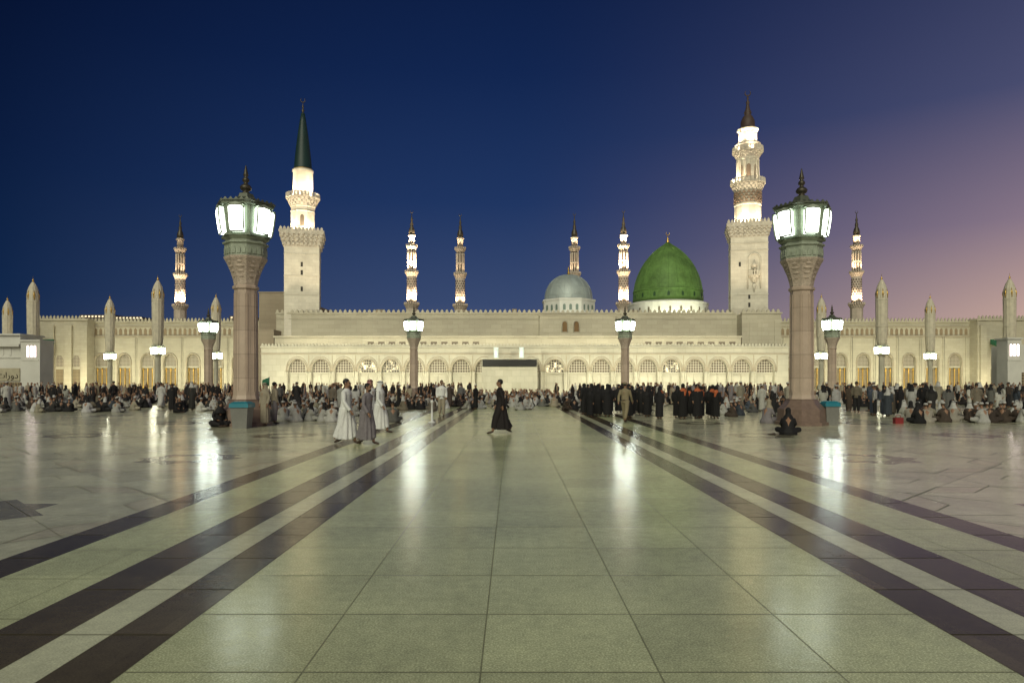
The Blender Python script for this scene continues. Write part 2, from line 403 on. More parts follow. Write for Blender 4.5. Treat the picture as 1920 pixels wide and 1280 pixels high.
# silver dome
sx,sy=PX(1066,130),130
g=G(); g.lathe(sx,sy,[(5.1,11.7),(5.1,16.5),(5.25,16.55),(5.25,16.85),(4.7,16.95)],8,rot=pi/8,sm=False)
drum=mpart(g,'dome_drum',WHITE)
SHG=mat('window_shade_green',(.16,.21,.17),.5)
for k in (-2,-1,0,1,2):
    for j in(-1,0,1):
        g=G(); a=-pi/2+k*pi/4; R=5.1*cos(pi/8)+.01
        cx=sx+R*cos(a)-j*1.15*sin(a); cy=sy+R*sin(a)+j*1.15*cos(a)
        tx,ty=-sin(a),cos(a)
        pts=[(-.25,14.7)]+archc(.25,15.5,.3,8)+[(.25,14.7)]
        g.face([g.b.verts.new((cx+tx*p[0],cy+ty*p[0],p[1])) for p in pts])
        g.obj('drum_window',SHG,drum)
g=G(); pf=[(4.6,16.9)]+[(4.5*cos(t)**.9,17.0+4.75*sin(t)) for t in [pi/2*i/14 for i in range(14)]]+[(.12,21.8)]
g.lathe(sx,sy,pf,40); dm=mpart(g,'silver_dome',SILVER)
g=G()
for k in range(20):
    a=2*pi*k/20+.05; g.tube([(sx+r*cos(a),sy+r*sin(a),z) for r,z in pf[1:-1]],.035,0,5)
g.obj('dome_rib',SILVER,dm)
g=G(); g.lathe(sx,sy,[(.3,21.7),(.15,21.9),(.3,22.1),(.1,22.4),(.18,22.6),(.03,23.4)],10); g.obj('finial',GOLD,dm)
# green dome
gx,gy=PX(1252,122),122; s=.0938
g=G(); g.lathe(gx,gy,[(6.9,11.7),(6.9,14.9),(7.0,14.95),(7.0,15.2),(6.2,15.5)],32,sm=False); gd=mpart(g,'dome_drum',WHITE)
for k in range(24):
    a=2*pi*k/24+.1
    if sin(a)>.3: continue
    g=G(); R=6.965; tx,ty=-sin(a),cos(a); cx=gx+R*cos(a); cy=gy+R*sin(a)
    g.face([g.b.verts.new((cx+tx*p[0],cy+ty*p[0],p[1])) for p in [(-.17,13.4)]+archc(.17,14.1,.2,8)+[(.17,13.4)]]); g.obj('drum_window',VENT,gd)
zz=lambda y:EYE+(HZ-y)*s
pf=[(63,571),(63,566),(65,565),(65,562),(64,558),(63.2,545),(60.5,530),(56,516),(50,503),(42.5,491),(34,480.5),(25,471.5),(16,464.5),(8.5,459.5),(3,455)]
g=G()
N=48; rings=[]
for r,y in pf:
    rings.append([(gx+r*s*cos(2*pi*i/N),gy+r*s*sin(2*pi*i/N),zz(y)) for i in range(N)])
g.loft(rings); dg=mpart(g,'green_dome',GREEN)
g=G()
for k in range(24):
    a=2*pi*k/24+.065
    g.tube([(gx+(r*s+.0)*cos(a),gy+(r*s+.0)*sin(a),zz(y)) for r,y in pf[4:]],.045,0,5)
g.lathe(gx,gy,[(6.0,zz(549)),(6.08,zz(548)),(6.08,zz(547)),(5.98,zz(546))],48)
g.obj('dome_rib',GREEN,dg)
DGO=mat('dark_green_opening',(.02,.06,.02),.6)
for k in range(16):
    a=2*pi*(k+.5)/16
    if sin(a)>.3: continue
    g=G(); R=6.08; tx,ty=-sin(a),cos(a); cx=gx+R*cos(a); cy=gy+R*sin(a)
    g.face([g.b.verts.new((cx+tx*p[0],cy+ty*p[0],p[1])) for p in [(-.2,zz(561))]+archc(.2,zz(556.5),.3,8)+[(.2,zz(561))]])
    g.obj('dome_window',DGO,dg)
g=G(); g.lathe(gx,gy,[(.4,zz(457)),(.18,zz(455)),(.32,zz(452.5)),(.12,zz(450)),(.22,zz(448)),(.05,zz(445)),(.03,zz(440))],12); crescent(g,(gx,gy,zz(438)),.3); g.obj('finial',GOLD,dg)

# ------------------------------------------------------------ minarets
def corbels(g,cx,cy,z0,z1,r0,r1,rows,n,m=0,sq=False):
    for k in range(rows):
        za=z0+(z1-z0)*k/rows; zb=z0+(z1-z0)*(k+1)/rows; ra=r0+(r1-r0)*(k)/rows; rb=r0+(r1-r0)*(k+1)/rows
        if sq:
            g.box(cx-ra,cx+ra,cy-ra,cy+ra,za,zb-.002,m)
            N=n
            for i in range(N):
                t=-1+2*(i+.5)/N; w=rb/N*.55
                for (ux,uy) in((0,-1),(1,0),(-1,0)):
                    px_=cx+(t*rb if ux==0 else ux*(ra+rb)/2); py_=cy+(t*rb if uy==0 else uy*(ra+rb)/2)
                    hx=w if ux==0 else (rb-ra)/2+.05; hy=w if uy==0 else (rb-ra)/2+.05
                    g.box(px_-hx,px_+hx,py_-hy,py_+hy,za+(zb-za)*.35,zb-.01,m)
        else:
            g.lathe(cx,cy,[(ra,za),(ra+(rb-ra)*.2,zb-.001)],16,m,sm=False)
            N=n
            for i in range(N):
                a=2*pi*(i+.5*(k%2))/N; w=pi*rb/N*.6; c,s_=cos(a),sin(a)
                rr=[]
                for z,rad in((za,ra),(zb-.01,rb)):
                    rr.append([(cx+q*c-t*s_,cy+q*s_+t*c,z) for q,t in((ra*.9,-w),(rad,-w),(rad,w),(ra*.9,w))])
                g.loft(rr,m,False)
def balus(g,cx,cy,r,z,h,n,m=0):
    g.lathe(cx,cy,[(r+.06,z-.12),(r+.1,z-.1),(r+.1,z),(r-.1,z+.02)],16,m,sm=False)
    for i in range(n):
        a=2*pi*i/n; x,y=cx+r*cos(a),cy+r*sin(a); w=pi*r/n*.55
        g.loft([[(x-w,y-w,z),(x+w,y-w,z),(x+w,y+w,z),(x-w,y+w,z)],[(x-w*.7,y-w*.7,z+h),(x+w*.7,y-w*.7,z+h),(x+w*.7,y+w*.7,z+h),(x-w*.7,y+w*.7,z+h)]],m,False)
    g.tube([(cx+r*cos(2*pi*i/24),cy+r*sin(2*pi*i/24),z+h*.8) for i in range(25)],.07,m,5)
WARM=(1,.82,.58)
def ringlights(cx,cy,r,z,P,up,n=5,col=WARM,rad=.1,a0=-pi/2,k=.5,sz=140):
    for i in range(n):
        a=a0+(i-(n-1)/2)*radians(72)
        spot((cx+r*cos(a),cy+r*sin(a),z),(cx+r*k*cos(a),cy+r*k*sin(a),z+up),P,col,rad,sz)
# left minaret
D=106; s=D/F; zz=lambda y:EYE+(HZ-y)*s
mx=PX(568,D); M=empty('minaret',(mx,D,0),'tall white stone minaret with square base and dark green cone top','minaret'); M.rotation_euler=(0,0,radians(13))
h=31*s
g=G(); g.box(-h,h,-h,h,0,zz(468))
for y in(482,522,556): g.box(-h-.05,h+.05,-h-.05,h+.05,zz(y)-.04,zz(y)+.04)
sh=g.obj('square_shaft',SHAFT,M)
for y in(500,515,545):
    g=G(); g.box(-.16,.16,-h-.02,-h+.1,zz(y)-.4,zz(y)+.3); g.obj('slit_window',DARK,sh)
g=G(); corbels(g,0,0,zz(468),zz(446),h+.05,38*s,3,9,sq=True); R=38.5*s; g.box(-R,R,-R,R,zz(446),zz(443))
for sx_ in(-1,1):
    g.box(sx_*R-.12,sx_*R+.12,-R,R,zz(443)+.002,zz(439))
g.box(-R+.13,R-.13,-R-.0,-R+.2,zz(443)+.002,zz(439.2))
g.obj('square_balcony',CARVE,M)
g=G(); merlons(g,-R,R,-R,zz(439),.38,.5,.15); g.obj('parapet',CARVE,M)
g=G(); g.lathe(0,0,[(22.5*s,zz(443)),(22.5*s,zz(391)),(24*s,zz(390)),(24*s,zz(388))],8,rot=pi/8,sm=False)
for z in(430,400): g.lathe(0,0,[(22.9*s,zz(z)),(23.6*s,zz(z-1)),(22.9*s,zz(z-2))],8,rot=pi/8,sm=False)
osf=g.obj('octagonal_shaft',SHAFT,M)
for k in range(8):
    a=k*pi/4; c,s_=cos(a),sin(a); R=22.5*s*cos(pi/8)+.02
    g=G(); g.face([g.b.verts.new((R*c-t*s_,R*s_+t*c,z)) for t,z in [(-.3,zz(427))]+archc(.3,zz(412),.45,8)+[(.3,zz(427))]]); g.obj('arched_opening',VENT if k==6 else CARVE,osf)
g=G(); corbels(g,0,0,zz(388),zz(375),23*s,29.5*s,3,20); balus(g,0,0,29.5*s,zz(373),.7,28); g.obj('balcony',CARVE,M)
g=G(); g.lathe(0,0,[(18.5*s,zz(375)),(18*s,zz(324)),(19.5*s,zz(323)),(19.5*s,zz(320))],20); g.obj('upper_shaft',SHAFT,M)
g=G(); g.lathe(0,0,[(17.5*s,zz(320)),(16.5*s,zz(318)),(14*s,zz(290)),(10*s,zz(256)),(6*s,zz(228)),(3.5*s,zz(213))],20,0)
g.lathe(0,0,[(17.8*s,zz(321)),(18.2*s,zz(320)),(17.6*s,zz(318))],20,1)
cone=g.obj('cone_roof',[CONEG,GOLD],M)
g=G(); g.lathe(0,0,[(3*s,zz(214)),(1.3*s,zz(211)),(3*s,zz(208)),(1*s,zz(204)),(2.2*s,zz(201)),(.7*s,zz(197)),(.5*s,zz(192))],12); crescent(g,(0,0,zz(188)),.34); g.obj('finial',BRONZE,cone)
ringlights(mx,D,37*s,zz(441),1900,5,4,k=.65); ringlights(mx,D,28*s,zz(371),1200,3.5,5)
for dx in(-5,5): spot((mx+dx,D-6.2,12.4),(mx,D-2,27),1800,WARM,.2,80)
# right minaret
D=110; s=D/F; 
mx=PX(1402,D); M=empty('minaret',(mx,D,0),'tall carved stone minaret with three lit balconies and bulb cap','minaret'); M.rotation_euler=(0,0,radians(-14))
h=32.5*s
g=G(); g.box(-h,h,-h,h,0,zz(450))
for y in(462,475,556): g.box(-h-.06,h+.06,-h-.06,h+.06,zz(y)-.05,zz(y)+.05)
for x in(-h+.25,h-.55): g.box(x,x+.3,-h-.04,-h-.002,zz(580),zz(480))
sh=g.obj('square_shaft',SHAFT,M)
g=G()
A=archc(.95,zz(495),1.2,12)
g.tube([(-.95+.7,-h-.05,zz(545))]+[(p[0]+.7,-h-.05,p[1]) for p in A]+[(.95+.7,-h-.05,zz(545))],.11,0,6)
corbels(g,.7,-h-.1,zz(535),zz(522),.2,.8,3,6); balus(g,.7,-h-.1,.75,zz(521),.7,12)
g.lathe(.7,-h-.05,[(.35,zz(521)),(.35,zz(505)),(.5,zz(504)),(.3,zz(500)),(.02,zz(492))],10)
g.lathe(.7,-h-.05,[(.05,zz(552)),(.3,zz(540)),(.2,zz(536))],8)
g.obj('carved_niche',SHAFT,sh)
for y,x in((500,-1.4),(560,0),(575,0)):
    g=G(); g.box(x-.16,x+.16,-h-.02,-h+.1,zz(y)-.35,zz(y)+.35); g.obj('slit_window',DARK,sh)
g=G(); corbels(g,0,0,zz(450),zz(432),h+.05,38*s,3,9,sq=True); R=38.5*s; g.box(-R,R,-R,R,zz(432),zz(429))
for sx_ in(-1,1): g.box(sx_*R-.12,sx_*R+.12,-R,R,zz(429)+.002,zz(425))
g.box(-R+.13,R-.13,-R,-R+.2,zz(429)+.002,zz(425.2))
g.obj('square_balcony',CARVE,M)
g=G(); merlons(g,-R,R,-R,zz(425),.38,.6,.15); g.obj('parapet',CARVE,M)
g=G(); g.lathe(0,0,[(24*s,zz(430)),(24*s,zz(388)),(25*s,zz(387)),(25*s,zz(385)),(23.5*s,zz(384)),(23.5*s,zz(362))],12,sm=False); g.obj('lower_shaft',SHAFT,M)
g=G()
for k in range(4):
    for i in range(18):
        a=2*pi*(i+.5*(k%2))/18; z=zz(381-k*5.2); R=23.5*s; w=.30
        c,s_=cos(a),sin(a)
        g.loft([[(q*c-t*s_,q*s_+t*c,z-.05+abs(0)) for q,t in((R-.1,-w),(R+.14,-w),(R+.14,w),(R-.1,w))],[(q*c-t*s_,q*s_+t*c,z+.32) for q,t in((R-.1,-.05),(R+.14,-.05),(R+.14,.05),(R-.1,.05))]],0,False)
g.obj('patterned_band',mat('tan_relief',(.27,.19,.13),.7),M)
g=G(); corbels(g,0,0,zz(362),zz(349),23.5*s,30*s,3,22); balus(g,0,0,30*s,zz(347),.8,28); g.obj('balcony',CARVE,M)
g=G(); g.lathe(0,0,[(18.5*s,zz(348)),(18.5*s,zz(303)),(20.5*s,zz(302)),(20.5*s,zz(299))],16,sm=False)
for i in range(12):
    a=2*pi*(i+.5)/12; g.lathe(19.5*s*cos(a),19.5*s*sin(a),[(.17,zz(347)),(.12,zz(344)),(.12,zz(307)),(.2,zz(303))],6)
msf=g.obj('middle_shaft',SHAFT,M)
for k in range(8):
    a=k*pi/4; c,s_=cos(a),sin(a); R=18.5*s+.03
    g=G(); g.face([g.b.verts.new((R*c-t*s_,R*s_+t*c,z)) for t,z in [(-.33,zz(338))]+archc(.33,zz(318),.5,8)+[(.33,zz(338))]]); g.obj('arched_opening',mat('tan_relief',(1,1,1)),msf)
g=G(); corbels(g,0,0,zz(299),zz(289),20*s,26*s,3,20); balus(g,0,0,26.5*s,zz(287),.8,26); 
g.lathe(0,0,[(22*s,zz(287)),(22*s,zz(275)),(24*s,zz(273)),(21*s,zz(270))],16,sm=False); g.obj('balcony',CARVE,M)
g=G(); g.lathe(0,0,[(16.5*s,zz(275)),(16.5*s,zz(250)),(19.5*s,zz(246)),(19.5*s,zz(244))],14,sm=False); g.obj('upper_shaft',SHAFT,M)
g=G(); g.lathe(0,0,[(12.5*s,zz(244)),(13*s,zz(238)),(12.5*s,zz(228)),(9*s,zz(220)),(5.5*s,zz(216)),(7*s,zz(212)),(4*s,zz(205)),(2.5*s,zz(196)),(3.5*s,zz(193)),(1.3*s,zz(188)),(2.2*s,zz(185)),(.6*s,zz(180))],16); crescent(g,(0,0,zz(175)),.42); g.obj('bulb_cap',BULB,M)
ringlights(mx,D,37*s,zz(428),2000,6,4,k=.7); ringlights(mx,D,29*s,zz(345),1500,4.5,5,k=.7); ringlights(mx,D,25*s,zz(285),350,2.5,5,k=.7); ringlights(mx,D,24*s,zz(269),1000,2.5,5)
for dx in(-5.5,4.5): spot((mx+dx,D-8.0,12.4),(mx,D-2,30),2400,WARM,.2,80)

# far minarets
s=.3192; zz=lambda y:EYE+(HZ-y)*s
def far_minaret():
    M=empty('minaret',(0,0,0),'slender distant minaret with lit balconies and pointed cap','minaret',group='slender minarets behind the mosque')
    g=G(); g.box(-3.6,3.6,-3.6,3.6,0,30); g.lathe(0,0,[(3.5,30),(3.5,zz(581))],8,rot=pi/8,sm=False); g.obj('base_shaft',FARST,M)
    g=G(); corbels(g,0,0,zz(581),zz(574),3.3,4.4,2,16); balus(g,0,0,4.3,zz(573.5),1.3,20); g.obj('lower_balcony',FARST,M)
    g=G(); corbels(g,0,0,zz(522),zz(515),2.8,3.8,2,16); balus(g,0,0,3.7,zz(514.5),1.2,18); g.obj('middle_balcony',FARST,M)
    g=G(); corbels(g,0,0,zz(473),zz(467),2.4,3.3,2,14); balus(g,0,0,3.2,zz(466.5),1.1,16); g.obj('upper_balcony',FARST,M)
    g=G(); g.lathe(0,0,[(2.8,zz(574)),(2.8,zz(522))],16)
    for k in range(7):
        for i in range(12):
            a=2*pi*(i+.5*(k%2))/12; z=zz(556-k*4.6); R=2.8; c,s_=cos(a),sin(a); w=.5
            g.loft([[(q*c-t*s_,q*s_+t*c,z) for q,t in((R-.2,-w),(R+.22,-w),(R+.22,w),(R-.2,w))],[(q*c-t*s_,q*s_+t*c,z+.95) for q,t in((R-.2,-.05),(R+.05,-.05),(R+.05,.05),(R-.2,.05))]],1,False)
    g.obj('patterned_shaft',[FARST,FARDK],M)
    g=G(); g.lathe(0,0,[(2.05,zz(515)),(2.05,zz(473))],12,1)
    for i in range(10):
        a=2*pi*(i+.5)/10; g.lathe(2.25*cos(a),2.25*sin(a),[(.55,zz(514)),(.42,zz(510)),(.42,zz(480)),(.55,zz(475))],6,0)
    g.lathe(0,0,[(2.5,zz(495)),(2.65,zz(494)),(2.5,zz(492))],12,0)
    g.obj('column_shaft',[FARST,FARDK],M)
    g=G(); g.lathe(0,0,[(1.8,zz(467)),(1.8,zz(449)),(2.3,zz(448)),(2.3,zz(446)),(1.7,zz(445))],12); g.obj('upper_shaft',FARST,M)
    g=G(); g.lathe(0,0,[(1.7,zz(445)),(1.9,zz(440)),(1.5,zz(434)),(.8,zz(429)),(1.0,zz(426)),(.5,zz(420)),(.75,zz(417)),(.3,zz(412)),(.15,zz(404))],12); crescent(g,(0,0,zz(402)),.8); g.obj('bulb_cap',BRONZE,M)
    return M
fm=far_minaret()
data=[(338,418,(11.0,.8,.05)),(772,408,(10,13,7)),(863,416,(1.6,.35,.4)),(1077,414,(.4,.5,.6)),(1169,407,(10,13,7)),(1606,409,(3.0,2.0,1.1))]
for i,(px,D,P) in enumerate(data):
    loc=(PX(px,D),D,0)
    if i==0: fm.location=loc
    else: copy_tree(fm,loc)
    for yb,r,p in((572,5.8,P[0]),(513,5.2,P[1]),(465,4.6,P[2])):
        for a in(-40,-140):
            ca,sa=cos(radians(a)),sin(radians(a)); spot((loc[0]+r*ca,D+r*sa,zz(yb)+.8),(loc[0]+2.6*ca,D+2.6*sa,zz(yb)+10),6000*p,(1,.76,.50),.3,110)

# ------------------------------------------------------------ wings
def wing(name,label,px0,px1,D,first,n,step=43,top=601):
    W=empty(name,(PX((px0+px1)/2,D),D,0),label,'building')
    off=(-W.location.x,-D,0); X0,X1=PX(px0,D),PX(px1,D)
    Z=PZ(top+4,D); xs=[PX(first+step*i,D) for i in range(n)]
    g=G(); arch_wall(g,xs,1.5,6.4,2.3,X0,X1,0,Z,D,.8)
    g.quad([(X0,D,Z),(X1,D,Z),(X1,D+30,Z),(X0,D+30,Z)]); g.quad([(X0,D,0),(X0,D,Z),(X0,D+30,Z),(X0,D+30,0)]); g.quad([(X1,D,0),(X1,D+30,0),(X1,D+30,Z),(X1,D,Z)])
    g.box(X0,X1,D-.25,D-.003,PZ(632,D),PZ(629.5,D),1); g.box(X0,X1,D-.2,D-.003,PZ(613,D),PZ(611.5,D),1); g.box(X0,X1,D-.3,D+.4,Z+.002,Z+.35)
    for c in xs:
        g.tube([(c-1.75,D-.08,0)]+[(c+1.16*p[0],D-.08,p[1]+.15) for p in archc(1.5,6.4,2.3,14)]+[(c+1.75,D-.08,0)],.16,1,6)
        for q in(-1,1): g.box(c+q*2.75-.2,c+q*2.75+.2,D-.18,D-.004,0,PZ(633,D))
    g.obj('wall',[STONE,TRIM],W,loc=off)
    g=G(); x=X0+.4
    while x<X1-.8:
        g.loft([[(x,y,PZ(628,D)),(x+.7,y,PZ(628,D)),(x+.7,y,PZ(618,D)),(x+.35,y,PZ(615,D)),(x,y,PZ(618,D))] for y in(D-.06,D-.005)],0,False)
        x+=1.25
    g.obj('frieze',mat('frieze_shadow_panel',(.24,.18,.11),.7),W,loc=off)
    g=G(); merlons(g,X0,X1,D-.28,Z+.35,.55,.9,.35); g.obj('parapet',STONE,W,loc=off)
    g=G(); g.box(X0+.1,X1-.1,D+.8,D+1.2,0,Z-.5)
    for c in xs: g.box(c-1.5,c+1.5,D+.3,D+.797,5.3,5.6)
    g.obj('infill_panel',STONE2,W,loc=off)
    for c in xs:
        g=G(); g.face([g.b.verts.new((c+p[0],D+.5,p[1])) for p in [(-1.48,5.62)]+archc(1.48,6.4,2.28)+[(1.48,5.62)]]); g.obj('window',LATT,W,loc=off)
        g=G(); g.box(c-1.0,c+1.0,D+.45,D+.75,.3,4.9,0)
        for q in(-1.15,0,1.15): g.lathe(c+q,D+.35,[(.2,0),(.2,.5),(.13,.6),(.13,4.4),(.22,4.9),(.22,5.2)],8,1)
        g.obj('door',[LATG,GOLD],W,loc=off)
    strip(((X0+X1)/2,D-8,.5),((X0+X1)/2,D,8),(X1-X0)*.95,.5,3600,(1,.95,.66))
    return W
wing('side_wing','long cream wing with gilded doors and arched windows',165,492,175,190,7)
wing('side_wing','long pale wing with gilded doors below an ornamented frieze',1462,1832,175,1490,8)
for px0,px1,side in((60,164,-1),(1833,1990,1)):
    D=172; W=empty('entrance_block',(PX((px0+px1)/2,D),D,0),'plain stone entrance block with green awning and tall piers','building')
    off=(-W.location.x,-D,0); g=G(); X0,X1=PX(px0,D),PX(px1,D); Z=PZ(601,D)
    g.box(X0,X1,D,D+4,0,Z); g.box(X0-.2,X1+.2,D-.3,D+4.2,Z+.002,Z+.5)
    for f in(.02,.30,.62,.90): g.box(X0+(X1-X0)*f,X0+(X1-X0)*f+1.6,D-.6,D-.003,0,Z-1.2)
    g.obj('wall',STONE,W,loc=off)
    g=G(); merlons(g,X0,X1,D-.25,Z+.5,.55,.8,.35); g.obj('parapet',STONE,W,loc=off)
    for f in(.20,.5,.8):
        c=X0+(X1-X0)*f; g=G(); g.box(c-.9,c+.9,D-.08,D-.005,0,4.8); g.obj('door',LATG,W,loc=off)
        g=G(); g.face([g.b.verts.new((c+p[0],D-.03,p[1])) for p in [(-.9,5.4)]+archc(.9,7,1.3)+[(.9,5.4)]]); g.obj('window',LATT,W,loc=off)
    c=PX(90 if side<0 else 1868,D); g=G(); y0=D-3.5
    g.loft([[(c-2,D-.7,11),(c+2,D-.7,11),(c+2,D-.7,12.2),(c-2,D-.7,12.2)],[(c-2.2,y0,10.2),(c+2.2,y0,10.2),(c+2.2,y0,10.6),(c-2.2,y0,10.6)]],0,False); g.obj('awning',AWN,W,loc=off)
    strip(((X0+X1)/2,D-6,.5),((X0+X1)/2,D,6),(X1-X0)*.9,.5,700,(1,.87,.55))
g=G()
for px0,px1,y in((150,215,590),(215,260,593),(430,470,592)):
    D=470; g.box(PX(px0,D),PX(px1,D),D,D+20,0,PZ(y,D))
    for k in range(8): g.box(PX(px0,D)+1+k*2.3,PX(px0,D)+2.2+k*2.3,D-.1,D-.01,PZ(y,D)-1.5,PZ(y,D)-.6,1)
o=g.obj('distant_city_building',[FARDK,mat('small_lit_window',(.8,.7,.5),.5,emit=(1,.8,.5),estr=1.2)]); o['label']='dark distant city buildings with a few lit windows'; o['category']='building'

# ------------------------------------------------------------ kiosks at the sides
def lit_windows(K,off,cx,n,z0,z1,D):
    for k in range(n):
        g=G(); c=cx+k*.42
        g.loft([[(c+p[0],y,p[1]) for p in [(-.13,z0)]+archc(.13,z1-.2,.2,8)+[(.13,z0)]] for y in(D-.36,D-.305)],0,False); g.obj('window',PANEP,K,loc=off)
        g=G(); g.tube([(c-.17,D-.34,z0)]+[(c+1.3*p[0],D-.34,p[1]+.04) for p in archc(.13,z1-.2,.22,8)]+[(c+.17,D-.34,z0)],.03,0,5); g.obj('window_frame',STONE2,K,loc=off)
D=84
K=empty('restroom_kiosk',(PX(38,84),84,0),'white flat roofed restroom kiosk with gilded grille and Arabic sign','building')
off=(-K.location.x,-D,0)
g=G(); X0,X1=PX(-60,D),PX(42,D); g.box(X0,X1,D,D+5,0,PZ(650,D)); g.box(X0,X1-.1,D-.5,D+5.3,PZ(650,D)+.002,PZ(645,D)); g.box(X0,X1-.6,D+.5,D+4.5,PZ(645,D)+.003,PZ(628,D)); g.box(X0,X1-.4,D+.2,D+4.7,PZ(628,D)+.003,PZ(625,D))
g.box(PX(42,D)+.003,PX(78,D),D-.3,D+2.2,0,PZ(640,D)); g.box(PX(41,D),PX(79.5,D),D-.45,D+2.4,PZ(640,D)+.002,PZ(637,D)); g.box(PX(44,D),PX(76,D),D-.36,D-.302,PZ(676,D),PZ(674,D))
g.box(X0,X1-.1,D-.12,D-.003,PZ(671,D),PZ(668,D))
for k in range(6): g.box(X0+.5+k*.9,X0+.75+k*.9,D-.06,D-.003,PZ(666,D),PZ(652,D))
g.obj('wall',WHITE,K,loc=off)
g=G(); g.box(X0,PX(38,D),D-.1,D-.02,PZ(735,D)-.3,PZ(716,D)); g.obj('grille',LATG,K,loc=off)
g=G(); g.box(X0,PX(38,D),D-.12,D-.02,PZ(714,D),PZ(690,D)); g.obj('sign_board',mat('sign_board',(.40,.36,.25),.6),K,loc=off)
fc=bpy.data.curves.new('sign_text','FONT')
fc.body='\ufedd\ufe8e\ufe9f\ufeae\ufedf\ufe8d \ufee9\ufe8e\ufef4\ufee3 \ufe95\ufe8d\ufead\ufeed\ufea9'
fc.size=1.05; fc.extrude=.01; fc.align_x='RIGHT'
fo=bpy.data.objects.new('t',fc); COL.objects.link(fo); bpy.context.view_layer.update()
tm=bpy.data.meshes.new_from_object(fo.evaluated_get(bpy.context.evaluated_depsgraph_get())); bpy.data.objects.remove(fo)
tm.materials.clear(); tm.materials.append(mat('dark_lettering',(.03,.02,.01),.5))
fo=bpy.data.objects.new('sign_lettering',tm); COL.objects.link(fo); fo.rotation_euler=(pi/2,0,0); fo.parent=K; fo.location=(PX(36,D)-K.location.x,-.14,PZ(709,D))
lit_windows(K,off,PX(56,D),3,PZ(669,D),PZ(648,D),D)
K=empty('restroom_kiosk',(PX(1905,84),84,0),'white kiosk with small lit arched windows at plaza edge','building'); off=(-K.location.x,-D,0)
g=G(); g.box(PX(1886,D),PX(1912,D),D-.3,D+1.6,0,PZ(636,D)); g.box(PX(1912,D)+.003,PX(1990,D),D,D+5,0,PZ(646,D))
g.box(PX(1884,D),PX(1914,D),D-.45,D+1.8,PZ(636,D)+.002,PZ(633,D)); g.box(PX(1886,D),PX(1912,D),D-.36,D-.302,PZ(676,D),PZ(673,D)); g.obj('wall',WHITE,K,loc=off)
lit_windows(K,off,PX(1892,D),3,PZ(667,D),PZ(645,D),D)
g=G(); g.box(PX(1914,D),PX(1990,D),D-.1,D-.02,0,2.8); g.obj('grille',LATG,K,loc=off)

